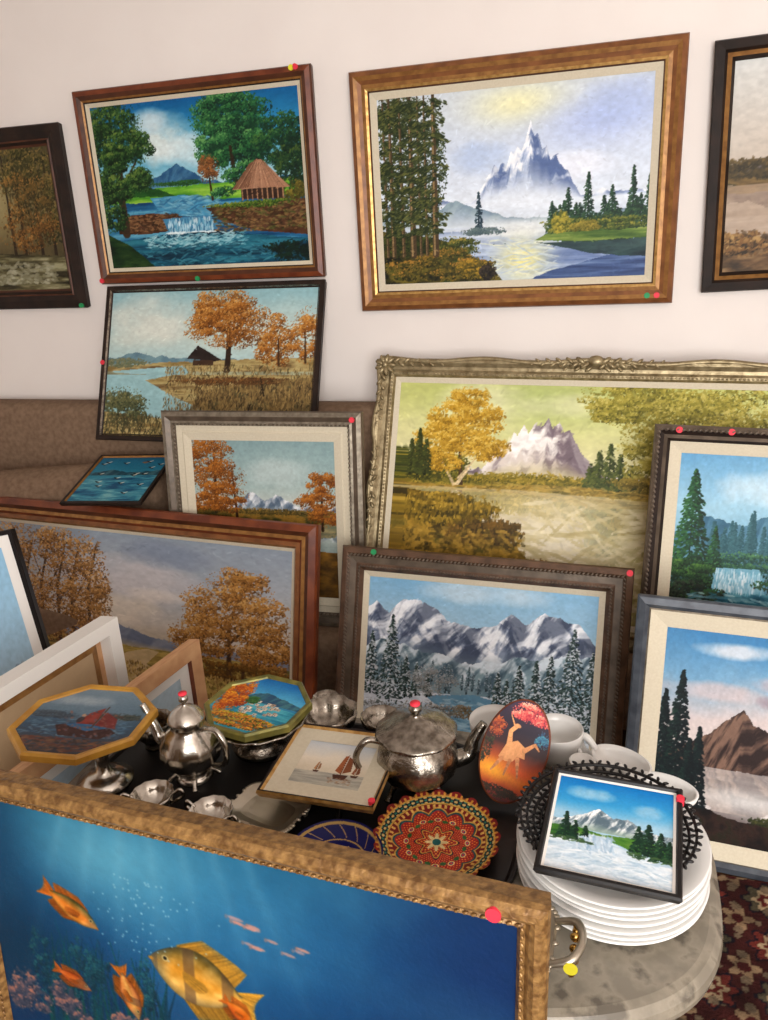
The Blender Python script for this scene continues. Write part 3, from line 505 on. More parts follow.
def P_smalllake():
    p=Pic(190,200,18);p.grad([(0,(24,130,200)),(.25,(70,166,216)),(.42,(170,206,226)),(1,(200,220,228))],.08);p.cloud(.3,.16,.3,.1,(180,214,232),.8);p.cloud(.8,.25,.2,.1,(174,208,228),.7)
    p.mount([(.1,.48),(.25,.4),(.38,.32),(.5,.4),(.62,.37),(.8,.48)],.56,(214,222,226),(104,124,136),(248,250,250),(160,180,170),amp=.02)
    p.land([(0,.56),(.2,.54),(.4,.58),(.7,.56),(1,.58)],[(44,96,44),(84,134,54),(120,154,76)],base=[(0,.68),(.35,.62),(.5,.63),(.7,.7),(1,.72)],nx=6,ny=20)
    p.land([(0,.68),(.35,.63),(.5,.64),(.7,.71),(1,.73)],[(170,196,214),(214,226,236),(236,242,246)],nx=4,ny=20)
    p.poly([(.28,.6),(.5,.6),(.55,.76),(.2,.78)],(196,214,228));p.dabs(.22,.52,.6,.78,90,.03,[(150,180,204),(240,244,248)],.3,1.3);p.dabs(.0,1,.76,1,160,.05,[(176,200,216),(240,244,247)],.2)
    for x,b,h,w in((.12,.66,.26,.08),(.2,.67,.19,.06),(.29,.62,.1,.03),(.72,.68,.26,.08),(.8,.7,.32,.1),(.9,.72,.27,.09),(.97,.72,.2,.07)): p.conifer(x,b,h,w,[(12,36,32),(26,64,46),(60,98,62)],size=.012)
    p.dabs(.0,.35,.66,.7,60,.02,[(40,70,50),(90,120,70)]);p.dabs(.65,1,.7,.75,60,.02,[(40,70,50),(90,120,70)]);return p.out(.03)
def P_birds():
    p=Pic(160,160,19);p.grad([(0,(40,110,140)),(.5,(60,140,160)),(1,(90,160,166))],.2);p.land([(0,.5),(1,.4)],[(30,90,124),(70,140,160),(130,180,186)],nx=4,ny=20);p.mount([(0,.36),(.3,.3),(.6,.36),(1,.3)],.42,(70,110,120),(40,80,96))
    for i in range(16):
        x,y=p.r.rand(),.1+.8*p.r.rand();p.dab(x,y,.045,.012,.5,(26,34,40));p.dab(x+.03,y-.012,.03,.008,-.5,(226,222,206))
    return p.out()
def P_oct1():
    p=Pic(220,220,20);p.grad([(0,(120,140,154)),(.35,(96,118,134)),(.55,(60,84,104)),(1,(50,48,56))],.2);p.cloud(.3,.2,.4,.12,(156,168,176),.8)
    p.foliage(.2,.45,.2,.06,300,.016,[(44,54,66),(80,96,108)]);p.foliage(.8,.42,.2,.05,200,.016,[(40,50,50),(90,90,80)])
    p.dabs(.05,.95,.5,.75,260,.03,[(40,64,90),(70,104,130),(110,140,156)],.25)
    p.poly([(.3,.6),(.42,.56),(.78,.6),(.86,.66),(.76,.76),(.4,.74)],(60,36,34));p.poly([(.36,.58),(.52,.54),(.76,.6),(.6,.66)],(44,90,130))
    p.poly([(.46,.56),(.5,.4),(.6,.3),(.62,.56)],(130,52,44));p.poly([(.63,.57),(.64,.36),(.78,.46),(.82,.6)],(110,44,42));p.line([(.62,.6),(.62,.28)],[.008,.006],(70,50,36));p.dab(.47,.5,.03,.045,0,(50,40,44));p.dab(.47,.43,.022,.022,0,(190,150,120))
    p.dabs(.1,.9,.78,.95,200,.03,[(40,34,36),(120,84,60),(90,40,36)],.4);p.dabs(.3,.85,.35,.75,60,.02,[(60,44,44),(150,90,70),(50,80,110)],.5,.7);p.blur();return p.out(g=1.0)
def P_oct2():
    p=Pic(200,200,21);p.grad([(0,(24,110,176)),(.35,(100,180,214)),(.5,(50,130,170)),(1,(40,120,90))],.1);p.mount([(.3,.36),(.5,.26),(.8,.34),(1,.4)],.46,(80,130,140),(50,90,120))
    p.land([(0,.5),(.5,.46),(1,.5)],[(40,130,156),(100,184,196)],nx=4,ny=30)
    for i in range(46):
        x=.34+.44*p.r.rand();y=.42+.25*p.r.rand();p.poly([(x,y),(x+.045,y),(x+.045,y+.04),(x,y+.04)],p.mixc([(236,230,216),(170,150,130)],p.r.rand()),8);p.poly([(x+.01,y+.01),(x+.02,y+.01),(x+.02,y+.03),(x+.01,y+.03)],(80,96,110),4)
    p.foliage(.16,.42,.16,.3,900,.018,[(140,50,20),(206,110,30),(236,186,60)],10);p.foliage(.5,.82,.42,.11,900,.018,[(36,80,34),(190,100,36),(230,180,70),(100,140,50)],10);p.foliage(.4,.45,.08,.06,200,.014,[(30,80,40),(90,130,60)]);return p.out()
def P_oval():
    p=Pic(190,270,22);p.grad([(0,(60,40,60)),(.3,(34,26,40)),(.48,(56,30,30)),(.6,(160,64,30)),(.75,(220,116,40)),(.88,(160,50,28)),(1,(60,20,22))],.08)
    p.glow(.3,.72,.3,.09,(250,180,50),.9);p.glow(.65,.68,.25,.05,(230,90,40),.7);p.foliage(.6,.13,.3,.08,400,.02,[(150,30,50),(214,90,80),(244,180,150)])
    p.foliage(.85,.32,.1,.08,120,.016,[(30,70,110),(80,150,160)]);p.foliage(.16,.34,.1,.1,160,.016,[(120,40,30),(200,110,50)]);S=(214,150,98)
    p.poly([(.3,.6),(.36,.46),(.5,.4),(.64,.44),(.68,.54),(.58,.54),(.52,.6),(.42,.62)],S);p.line([(.4,.46),(.36,.34),(.42,.28)],[.04,.028,.03],S);p.dab(.44,.27,.045,.025,.2,S);p.line([(.38,.27),(.3,.2)],[.012,.006],S);p.line([(.62,.48),(.76,.38),(.84,.42)],[.035,.02,.01],(206,140,90));p.line([(.58,.56),(.66,.72)],[.03,.012],(196,130,84));p.line([(.36,.6),(.26,.74)],[.03,.012],(196,130,84));p.line([(.48,.6),(.46,.74)],[.025,.012],(186,120,76));p.foliage(.5,.9,.4,.05,360,.016,[(24,18,14),(70,50,24)]);p.foliage(.1,.55,.08,.14,120,.016,[(20,24,20),(70,70,40)]);return p.out(g=1.0)
def P_plate():
    p=Pic(300,300,23);x=(p.x-.5)*2;y=(p.y-.5)*2;r=np.sqrt(x*x+y*y);a=np.arctan2(y,x)
    def C(c): return np.asarray(c,float)
    p.c[:]=C((120,20,26));n=p.noise(40,40,2)
    def put(m,c): p.c[:]=np.where(m[...,None],C(c)+(n[...,None]-.5)*34,p.c)
    k=12
    put(r>.90,(130,34,34));put((r>.78)&(r<.9),(22,24,34));put((r>.78)&(r<.9)&(np.cos(a*36)*np.cos((r-.84)*70)>.35),(206,180,120));put((r>.78)&(r<.9)&(np.cos(a*36+3.1)*np.cos((r-.84)*70)>.5),(40,120,110))
    put((np.abs(r-.9)<.012)|(np.abs(r-.78)<.012),(196,160,80))
    put((r>.9)&(np.cos(a*60)>.3)&(r<.96),(206,150,70))
    pe=.62+.1*np.abs(np.cos(a*k/2));put(r<pe,(200,160,80));put(r<pe-.025,(26,84,90));put(r<pe-.06,(160,36,40));put((r<pe-.08)&(np.cos(a*60)*np.cos(r*90)>.4),(220,130,60))
    put((r>.7)&(r<.76)&(np.sin(a*48)>.2),(216,176,100))
    put((r>.38)&(r<.58)&(np.cos(a*k)*1+np.cos((r-.48)*34)>1.1),(224,190,130));put((r>.42)&(r<.54)&(np.cos(a*k)*1+np.cos((r-.48)*34)>1.6),(30,70,110));put((r>.45)&(r<.5)&(np.cos(a*k)*1+np.cos((r-.48)*34)>1.9),(210,60,50))
    put((r>.38)&(r<.58)&(np.cos(a*k+3.14)+np.cos((r-.45)*40)>1.2),(60,104,60))
    p2=.3+.06*np.cos(a*8);put(r<p2,(22,28,50));put(r<p2-.025,(206,160,80));put(r<p2-.05,(150,30,36));put((r<p2-.06)&(np.cos(a*24)*np.cos(r*80)>.3),(226,150,70));put((r<.14+.05*np.cos(a*8)),(220,200,150));put(r<.07,(30,100,100));return p.out(.08)
def P_blue():
    p=Pic(160,160,24);x=(p.x-.5)*2;y=(p.y-.5)*2;r=np.sqrt(x*x+y*y);a=np.arctan2(y,x);p.c[:]=(22,24,96)
    m=(np.abs(r-.93)<.025)|(np.abs(r-.62)<.012)|((r>.66)&(r<.9)&(np.abs(np.sin(a*8+r*9))<.1))|((r<.5)&(np.abs(np.sin(a*5+r*7))<.14));p.c[m]=(190,160,100);return p.out(.03)
def P_rug():
    p=Pic(620,620,25);n=p.noise(90,90,2);wx=(p.noise(8,8,2)-.5)*.006;X=p.x+wx;Y=p.y-wx
    p.c[:]=(62,32,30)
    def put(m,c): p.c[:]=np.where(m[...,None],np.asarray(c,float),p.c)
    def lay(f,ox,oy,fn):
        U=X*f+ox;V=Y*f+oy;fu=np.mod(U,1)-.5;fv=np.mod(V,1)-.5;fn(fu,fv,np.sqrt(fu**2+fv**2),np.arctan2(fv,fu),np.mod(np.floor(U)+np.floor(V),2))
    def a1(fu,fv,r,a,par):
        put((r<.36+.06*np.cos(a*8)),(30,26,34));put((r<.31+.06*np.cos(a*8))&(par>0),(100,48,42));put((r<.31+.06*np.cos(a*8))&(par==0),(78,72,58));put((r<.2+.05*np.cos(a*6)),(156,138,112));put(r<.13+.03*np.cos(a*6),(94,42,38));put(r<.05,(176,160,134))
    def a2(fu,fv,r,a,par):
        put((r<.2+.07*np.cos(a*5)),(130,110,88));put((r<.1),(78,36,34))
    def a3(fu,fv,r,a,par): put((r<.16),(108,94,78))
    lay(52,.25,.5,a3);lay(18,0,0,a1);lay(18,.5,.5,a2);lay(36,.5,.0,a3)
    p.c=p.c*(.75+.5*n[...,None]);return p.out(.12)
# ------------------------------------------------------------------ framed pictures
def framed(name,pose,prof,img,beads=(),stickers=(),depth=.03,ph=PAINT,sr=.009):
    """prof: list (inset, z, material of segment leading here)"""
    x,y,z,w,h,yaw,tilt,roll=pose
    E=empty(name,pose_m(x,y,z,yaw,tilt,roll))
    V=[];F=[];fm=[];mats=[];
    def mi(m):
        if m not in mats: mats.append(m)
        return mats.index(m)
    pts=[(0.004,-depth,BOARD)]+list(prof)
    for d,zz,_ in pts:
        a,b=w/2-d,h/2-d;V+=[(-a,-b,zz),(a,-b,zz),(a,b,zz),(-a,b,zz)]
    for i in range(1,len(pts)):
        for k in range(4):
            F.append(((i-1)*4+k,(i-1)*4+(k+1)%4,i*4+(k+1)%4,i*4+k));fm.append(mi(pts[i][2]))
    F.append((3,2,1,0));fm.append(mi(BOARD))
    mk('frame',V,F,mats,E,fm)
    d=pts[-1][0];pz=pts[-1][1]-.001
    grid_pic('picture',img,w-2*d+.002,h-2*d+.002,ph,E,pz)
    for j,(bd,bz,sp,r,m,alt) in enumerate(beads):
        it=[];a,b=w/2-bd,h/2-bd
        for (p0,p1) in(((-a,-b),(a,-b)),((a,-b),(a,b)),((a,b),(-a,b)),((-a,b),(-a,-b))):
            L=math.dist(p0,p1);n=max(int(L/sp),1);ang=math.atan2(p1[1]-p0[1],p1[0]-p0[0])
            for k in range(n):
                t=(k+.5)/n;it.append(((p0[0]+(p1[0]-p0[0])*t,p0[1]+(p1[1]-p0[1])*t,bz),r,ang+alt))
        blobs('beading_%d'%(j+1),it,m,E)
    for j,(fx,fy,c) in enumerate(stickers):
        n=16;X=(fx-.5)*w;Y=(.5-fy)*h;zz=.013 if len(pts)>6 else .006
        vs=[(X+sr*math.cos(6.283*k/n),Y+sr*math.sin(6.283*k/n),zz) for k in range(n)]+[(X+sr*math.cos(6.283*k/n),Y+sr*math.sin(6.283*k/n),zz-.014) for k in range(n)]
        mk('sticker_%d'%(j+1),vs,[tuple(range(n))]+[(k,n+k,n+(k+1)%n,(k+1)%n) for k in range(n)],STIC[c],E)
    return E
framed('framed_forest_painting',(-2.4,-.031,1.689,.75,.662,0,0,-.5),[(0,-.004,WDARK),(.004,.002,WDARK),(.03,.008,WDARK),(.05,.0,WDARK),(.056,.003,WALN),(.066,-.008,WDARK),(.074,-.014,WALN)],P_forest(),stickers=[(.975,.985,'g')])
framed('framed_waterfall_hut_painting',(-1.482,-.034,1.772,.926,.668,-.6,0,-.3),[(0,-.004,WALN),(.004,.004,WALN),(.02,.009,MAHO),(.034,.002,WALN),(.04,-.002,GOLD),(.044,-.006,WDARK),(.057,-.012,CREAM)],P_hut(),stickers=[(.945,.01,'r'),(.93,.012,'y'),(.012,.98,'r'),(.46,.985,'g')])
framed('framed_mountain_peak_painting',(-.375,-.032,1.689,1.035,.753,0,0,0),[(0,-.004,WALN),(.004,.004,HONB),(.018,.012,HONB),(.03,.007,GOLD),(.042,.002,HONB),(.054,.004,GOLD),(.062,.001,GOLDL),(.066,-.006,WALN),(.088,-.012,CREAM)],P_peak(),stickers=[(.925,.965,'g'),(.953,.965,'r')])
framed('framed_brown_lake_painting',(.719,-.031,1.699,1.0,.696,0,0,1.2),[(0,-.004,WDARK),(.004,.004,WDARK),(.028,.008,WDARK),(.036,.0,WDARK),(.048,.004,GOLD),(.058,-.01,WDARK)],P_lakebrown())
framed('framed_autumn_cottage_painting',(-1.458,-.171,1.159,.887,.59,.5,22.1,-.4),[(0,-.004,WDARK),(.003,.002,WDARK),(.018,.002,WDARK),(.022,-.004,SILVD),(.026,-.008,WDARK)],P_autumnhut(),stickers=[(.01,.5,'r')])
TAUPE=mat('taupe_wood',(104,90,76),.4,.25,(80,68,56),24,.15,90);SILVERLEAF=mat('silver_leaf',(140,130,114),.4,.5,(108,98,84),50,.2,110)
framed('framed_autumn_lake_painting',(-1.133,-.488,.677,.701,.734,3.6,6,-.5),[(0,-.004,TAUPE),(.004,.004,TAUPE),(.018,.01,SILVERLEAF),(.034,.002,TAUPE),(.042,.004,SILVERLEAF),(.05,-.006,TAUPE),(.07,-.009,CREAM),(.074,-.005,CREAM),(.1,-.012,CREAM)],P_autumnlake(),beads=[(.046,.003,.014,(.005,.003,.003),SILVERLEAF,.5)],stickers=[(.955,.035,'r')])
framed('framed_autumn_trees_painting',(-1.642,-.617,.357,1.5,.733,-5.9,13.5,.3),[(0,-.004,MAHO),(.004,.006,MAHO),(.025,.014,MAHO),(.04,.006,WALN),(.052,.008,GOLD),(.062,.0,MAHO),(.076,.002,HONB),(.084,-.006,GOLD),(.096,-.012,CREAM)],P_autumnbig())
# ornate gilded frame
ANT=mat('antique_gilt',(160,144,110),.4,.5,(118,102,72),40,.3,80)
w_,h_=1.45,.91
F_=framed('framed_golden_valley_painting',(-.091,-.318,.728,w_,h_,-.9,21.5,-1.1),[(0,-.004,ANT),(.003,.01,ANT),(.010,.018,ANT),(.018,.015,ANT),(.03,.006,ANT),(.04,.004,ANT),(.05,.009,ANT),(.058,.006,ANT),(.064,-.004,ANT),(.082,-.01,CREAM)],P_golden(),beads=[(.054,.008,.012,(.004,.003,.003),ANT,0)])
it=[]
def leafrun(cx,cy,dx,dy,n,s0,s1,wob):
    L=math.hypot(dx,dy);ang=math.atan2(dy,dx)
    for k in range(n):
        t=k/(n-1);s=s0*(1-t)+s1*t;q=(-1)**k
        it.append(((cx+dx*t-dy/L*wob*q,cy+dy*t+dx/L*wob*q,.017),(s,s*.42,s*.5),ang+q*.65))
for sx in(-1,1):
    for sy in(-1,1):
        cx,cy=sx*(w_/2-.028),sy*(h_/2-.028)
        for k in range(9):
            a=math.pi*2*k/9;it.append(((cx+.022*math.cos(a),cy+.022*math.sin(a),.016),(.017,.008,.009),a))
        it.append(((cx,cy,.022),(.011,.011,.009),0))
        leafrun(cx-sx*.04,cy+sy*.010,-sx*.16,0,10,.017,.008,.006);leafrun(cx+sx*.010,cy-sy*.04,0,-sy*.16,10,.017,.008,.006)
for sy in(-1,1):
    for sd in(-1,1): leafrun(sd*.03,sy*(h_/2-.012),sd*.17,0,11,.02,.008,.007);leafrun(sd*.02,sy*(h_/2-.028),sd*.09,0,6,.014,.008,.004)
    it.append(((0,sy*(h_/2-.006),.022),(.026,.018,.012),0))
for sx in(-1,1):
    for sd in(-1,1): leafrun(sx*(w_/2-.014),sd*.02,0,sd*.12,8,.016,.008,.006)
blobs('carved_ornament',it,ANT,F_)
# wavy outer rail
for nm,(p0,p1) in dict(t=((-1,1),(1,1)),b=((-1,-1),(1,-1)),l=((-1,-1),(-1,1)),r=((1,-1),(1,1))).items():
    pts=[]
    for k in range(33):
        t=k/32;X=(p0[0]*(1-t)+p1[0]*t)*(w_/2-.008);Y=(p0[1]*(1-t)+p1[1]*t)*(h_/2-.008);o=.006*math.cos(t*math.pi*8)
        if nm in 'tb': Y+=o*p0[1]
        else: X+=o*p0[0]
        pts.append((X,Y,.012))
    tube('rail_'+nm,pts,[.008]*33,ANT,F_,10,3)
BRZ=mat('bronze_wood',(98,72,54),.38,.25,(70,50,36),26,.15,90)
framed('framed_winter_mountains_painting',(-.384,-.689,.324,.876,.66,1.6,16.9,-1.7),[(0,-.004,BRZ),(.004,.006,BRZ),(.02,.012,BRZ),(.03,.006,BRZ),(.05,.004,TAUPE),(.062,.008,BRZ),(.074,-.004,BRZ),(.092,-.012,CREAM)],P_winter(),beads=[(.026,.011,.012,(.007,.0035,.004),TAUPE,.7),(.06,.008,.01,(.005,.003,.003),TAUPE,.6)],stickers=[(.12,.02,'g'),(.985,.02,'r')])
framed('framed_waterfall_painting',(.389,-.56,.665,.612,.72,-4.7,15.3,-.7),[(0,-.004,WDARK),(.004,.004,TAUPE),(.016,.01,TAUPE),(.028,.003,WDARK),(.038,.006,TAUPE),(.046,-.004,WDARK),(.078,-.012,CREAM)],P_falls(),beads=[(.014,.01,.014,(.007,.004,.004),TAUPE,.6)],stickers=[(.11,.02,'r'),(.33,.02,'r')])
BLG=mat('bluegrey_wood',(84,90,98),.38,.25,(62,66,74),26,.1,80)
framed('framed_brown_mountain_painting',(.333,-.96,.34,.56,.69,-2,12,-1.3),[(0,-.004,BLG),(.004,.004,BLG),(.02,.009,BLG),(.03,.0,BLG),(.034,.002,SILVERLEAF),(.076,-.008,CREAM)],P_brownmt(),stickers=[(.8,.03,'r')])
GF=mat('worn_gold_wood',(160,122,72),.4,.3,(104,72,38),90,.5,110,detail=8)
framed('framed_fish_painting',(-.484,-2.081,.427,.87,.853,-3.3,5,0),[(0,-.004,GF),(.002,.004,GF),(.008,.010,GF),(.015,.011,GF),(.022,.006,GF),(.027,-.001,GF),(.032,.002,GF),(.037,-.006,GF)],P_fish(),beads=[(.030,.002,.010,(.004,.0022,.002),GF,.4)],stickers=[(.93,.018,'r')])
PEACH=mat('pine_wood',(206,160,116),.55,0,(186,136,94),20,.1,60,(1,1,6))
def plainpic(W,H,seed,stops):
    p=Pic(W,H,seed);p.grad(stops,.2);p.mount([(0,.6),(.3,.4),(.6,.55),(1,.45)],.9,(190,200,210),(120,140,160));return p.out()
def flat(c1,c2):
    p=Pic(60,60,5);p.grad([(0,c1),(1,c2)],.3);return p.out(.02)
framed('white_box_framed_picture',(-1.225,-1.665,.352,.8,.7,82,0,0),[(0,.0,WHITE),(.035,.0,WHITE),(.035,-.035,WHITE),(.05,-.035,PEACH),(.07,-.03,GOLD)],flat((190,166,136),(170,140,106)),depth=.05)
framed('pine_framed_picture',(-1.04,-1.547,.312,.7,.62,82,0,0),[(0,.0,PEACH),(.04,.0,PEACH),(.042,-.012,MAHO),(.075,-.014,WHITE)],plainpic(100,90,32,[(0,(186,204,216)),(1,(160,170,170))]),depth=.03)
framed('black_framed_picture',(-1.72,-1.25,.44,.5,.79,15,8,9),[(0,-.004,BLACK),(.002,.0,BLACK),(.012,.0,BLACK),(.014,-.006,BLACK),(.045,-.008,WHITE)],plainpic(100,150,33,[(0,(150,190,215)),(1,(200,214,224))]))
framed('framed_seabirds_picture',(-1.715,-.43,.79,.30,.34,8,76,0),[(0,-.004,WDARK),(.002,.0,WDARK),(.012,.0,WDARK),(.016,-.006,GOLD)],P_birds(),depth=.015)
framed('framed_sailboat_picture',(-.462,-1.658,.672,.213,.198,-16.7,88,16.5),[(0,-.002,GOLDL),(.002,.003,GOLDL),(.006,.002,WDARK),(.01,-.002,GOLDL),(.042,-.003,CREAM)],P_ship(),depth=.012,stickers=[(.96,.92,'r')],sr=.006)
framed('framed_lake_picture',(.016,-1.772,.722,.195,.209,1.4,85.7,-4.5),[(0,-.002,BLACK),(.002,.002,BLACK),(.007,.002,BLACK),(.009,-.002,BLACK),(.013,-.003,WHITE)],P_smalllake(),depth=.012,stickers=[(.98,.12,'r')],sr=.006)
# ------------------------------------------------------------------ room
WALL=mat('wall_plaster',(236,228,222),.9,0,(232,223,217),3,.06,200)
XL,XR,YF,HT=-3.4,2.3,-4.6,2.75
box('wall_back',(XL-.1,0,0),(XR+.1,.1,HT),WALL)
box('wall_left',(XL-.1,YF,0),(XL,0,HT),WALL)
box('wall_right',(XR,YF,0),(XR+.1,0,HT),WALL)
FL=mat('floor_parquet',(120,82,52),.4,0,(92,60,38),6,.1,40,(8,1,1))
box('floor',(XL-.1,YF-.1,-.1),(XR+.1,.1,0),FL)
box('ceiling',(XL-.1,YF-.1,HT),(XR+.1,.1,HT+.1),WALL)
wf=empty('wall_front')
wx0,wx1,wz0,wz1=-.1,2.0,.75,2.45
box('part_1',(XL-.1,YF-.1,0),(wx0,YF,HT),WALL,wf);box('part_2',(wx1,YF-.1,0),(XR+.1,YF,HT),WALL,wf)
box('part_3',(wx0,YF-.1,0),(wx1,YF,wz0),WALL,wf);box('part_4',(wx0,YF-.1,wz1),(wx1,YF,HT),WALL,wf)
wn=empty('window_1')
for i,(a,b) in enumerate((((wx0,wz0),(wx1,wz0+.05)),((wx0,wz1-.05),(wx1,wz1)),((wx0,wz0),(wx0+.05,wz1)),((wx1-.05,wz0),(wx1,wz1)),((.92,wz0),(.98,wz1)))):
    box('bar_%d'%(i+1),(a[0],YF-.08,a[1]),(b[0],YF-.03,b[1]),WHITE,wn)
box('baseboard_back',(XL,-.015,0),(XR,0,.08),WHITE)
w=bpy.data.worlds.new('w');scn.world=w;w.use_nodes=True;w.node_tree.nodes['Background'].inputs[0].default_value=(.92,.96,1,1);w.node_tree.nodes['Background'].inputs[1].default_value=2.0
def area(name,loc,rot,sx,sy,e,col=(1,1,1)):
    l=bpy.data.lights.new(name,'AREA');l.shape='RECTANGLE';l.size=sx;l.size_y=sy;l.energy=e;l.color=col
    o=bpy.data.objects.new(name,l);o.location=loc;o.rotation_euler=rot;scn.collection.objects.link(o)
area('window_daylight',((wx0+wx1)/2,YF-.02,1.6),(rad(90),0,rad(8)),2.0,1.6,148,(1,.98,.955))
# ------------------------------------------------------------------ rug
rg=grid_pic('oriental_rug',P_rug(),2.6,2.4,RUGM,None,.008);rg.location=(.75,-2.24,0)
# ------------------------------------------------------------------ sofa
SOF=mat('brown_sofa_fabric',(134,110,90),.9,0,(116,94,76),60,.4,300,spec=.1)
sf=empty('sofa')
box('backrest',(-2.95,-.18,.2),(1.25,-.03,1.0),SOF,sf,.05)
box('seat',(-2.9,-.60,.08),(1.1,-.12,.31),SOF,sf,.04)
box('arm_r',(1.11,-.6,.06),(1.29,-.08,.7),SOF,sf,.03)
def roll(name,p0,p1,r):
    P0,P1=Vector(p0),Vector(p1);d=(P1-P0).normalized();L=(P1-P0).length
    ts=[(0,.0),(.0,.6),(.01,.85),(.03,.97),(.06,1),(L-.06,1),(L-.03,.97),(L-.01,.85),(L,.6),(L,.0)]
    up=Vector((0,0,1));s_=d.cross(up).normalized();up=s_.cross(d);V=[];F=[];n=28
    for t,k in ts:
        for j in range(n):
            a=6.28318*j/n;V.append(P0+d*t+(up*math.cos(a)+s_*math.sin(a))*r*max(k,.001))
    for i in range(len(ts)-1):
        for j in range(n): F.append((i*n+j,i*n+(j+1)%n,(i+1)*n+(j+1)%n,(i+1)*n+j))
    return mk(name,V,F,SOF,sf,smooth=True)
roll('bolster',(-2.72,-.44,.63),(-1.62,-.27,.70),.12)
box('bolster_base',(-2.8,-.42,.3),(-1.95,-.15,.58),SOF,sf,.04)
roll('arm_roll_r',(1.2,-.62,.7),(1.2,-.08,.7),.12)
for i,(x,y) in enumerate(((-2.8,-.52),(1.0,-.52),(-2.8,-.18),(1.0,-.18))): lathe('foot_%d'%(i+1),[(0,0),(.02,0),(.03,.08),(0,.08)],WDARK,sf,16,(x,y,0))
# ------------------------------------------------------------------ table
MARB=mat('marble_top',(122,114,101),.25,0,(96,89,79),22,0,1,detail=12,lo=.4,hi=.62,spec=.35)
_nt=MARB.node_tree;_r=[n for n in _nt.nodes if n.type=='VALTORGB'][0];_e=_r.color_ramp.elements.new(.52);_e.color=(*s2l((138,129,114)),1)
tb=empty('marble_coffee_table')
def sq(cx,cy,a,b,n,prof_,name,m,parent,seg=120):
    V=[];F=[]
    for d,z in prof_:
        for k in range(seg):
            t=6.28318*k/seg;c,s_=math.cos(t),math.sin(t)
            V.append((cx+(a-d)*np.sign(c)*abs(c)**(2/n),cy+(b-d)*np.sign(s_)*abs(s_)**(2/n),z))
    for j in range(len(prof_)-1):
        for k in range(seg): F.append((j*seg+k,j*seg+(k+1)%seg,(j+1)*seg+(k+1)%seg,(j+1)*seg+k))
    F.append(tuple(range(seg))[::-1]);F.append(tuple((len(prof_)-1)*seg+k for k in range(seg)))
    return mk(name,V,F,m,parent)
TX,TY=-.405,-1.715
sq(TX,TY,.585,.315,3,[(.05,.555),(.012,.555),(.002,.563),(0,.575),(.002,.588),(.01,.597),(.02,.6)],'top',MARB,tb)
sq(TX,TY,.5,.24,3,[(0,.5),(0,.555)],'apron',WDARK,tb)
for i,(sx,sy) in enumerate(((-1,-1),(1,-1),(1,1),(-1,1))):
    tube('leg_%d'%(i+1),[(TX+sx*.38,TY+sy*.16,.52),(TX+sx*.42,TY+sy*.19,.35),(TX+sx*.37,TY+sy*.15,.15),(TX+sx*.42,TY+sy*.19,.02)],[.035,.03,.018,.022],WDARK,tb)
sq(-.53,-1.70,.41,.255,3,[(.01,.6),(0,.603),(0,.609),(.006,.609),(.012,.604),(.03,.604)],'lacquer_tray_and_shade',BLACK,None)  # black tray; its dark colour also stands in for shadow among the tableware
TZ=.6045
# ------------------------------------------------------------------ tableware
def at(name,x,y,z,rz=0): return empty(name,Matrix.Translation((x,y,z))@Matrix.Rotation(rad(rz),4,'Z'))
def octo(name,x,y,z,Rr,img,rim,rz=0,tx=0,ty=0,th=.016):
    E=at(name,x,y,z,rz);B=empty('plate');B.parent=E;B.rotation_euler=(tx,ty,0)
    k=math.pi/8;ins=lambda X,Y,r:(np.maximum(np.abs(X),np.abs(Y))<r)&((np.abs(X)+np.abs(Y))<r*1.414)
    V=[];F=[];ps=[(Rr*.9,-th),(Rr,-th*.6),(Rr,.002),(Rr*.97,.006),(Rr*.9,.004),(Rr*.88,0)]
    for r_,z_ in ps:
        for j in range(8): V.append((r_/math.cos(k)*math.cos(k+j*2*k),r_/math.cos(k)*math.sin(k+j*2*k),z_))
    for q in range(len(ps)-1):
        for j in range(8): F.append((q*8+j,q*8+(j+1)%8,(q+1)*8+(j+1)%8,(q+1)*8+j))
    F.append(tuple(range(8))[::-1]);mk('rim',V,F,rim,B)
    grid_pic('painting',img,Rr*1.8,Rr*1.8,GLAZE,B,.001,poly=lambda X,Y:ins(X,Y,Rr*.9))
    return E
YEL=mat('honey_wood',(196,146,54),.4,0,(166,116,38),20,.05,60)
E=octo('octagonal_painted_plate',-.945,-1.70,.72,.125,P_oct1(),YEL,8,rad(-3),rad(2))
lathe('pedestal',[(0,TZ-.72),(.05,TZ-.72),(.052,TZ-.712),(.03,TZ-.70),(.014,TZ-.69),(.012,-.06),(.02,-.045),(.03,-.03),(.05,-.018),(0,-.018)],SILVER,E,32,(.04,-.03,0))
E=octo('octagonal_village_plate',-.655,-1.555,.70,.1,P_oct2(),mat('olive_gilt',(140,130,60),.35,.4,(96,96,50),30),-10,0,0)
lathe('cake_stand',[(0,TZ-.70),(.055,TZ-.70),(.06,TZ-.685),(.03,TZ-.67),(.018,-.06),(.03,-.05),(.085,-.035),(.1,-.022),(.094,-.02),(0,-.02)],SILVD,E,40,scal=lambda a,r:.02*math.cos(a*14) if r>.08 else 0)
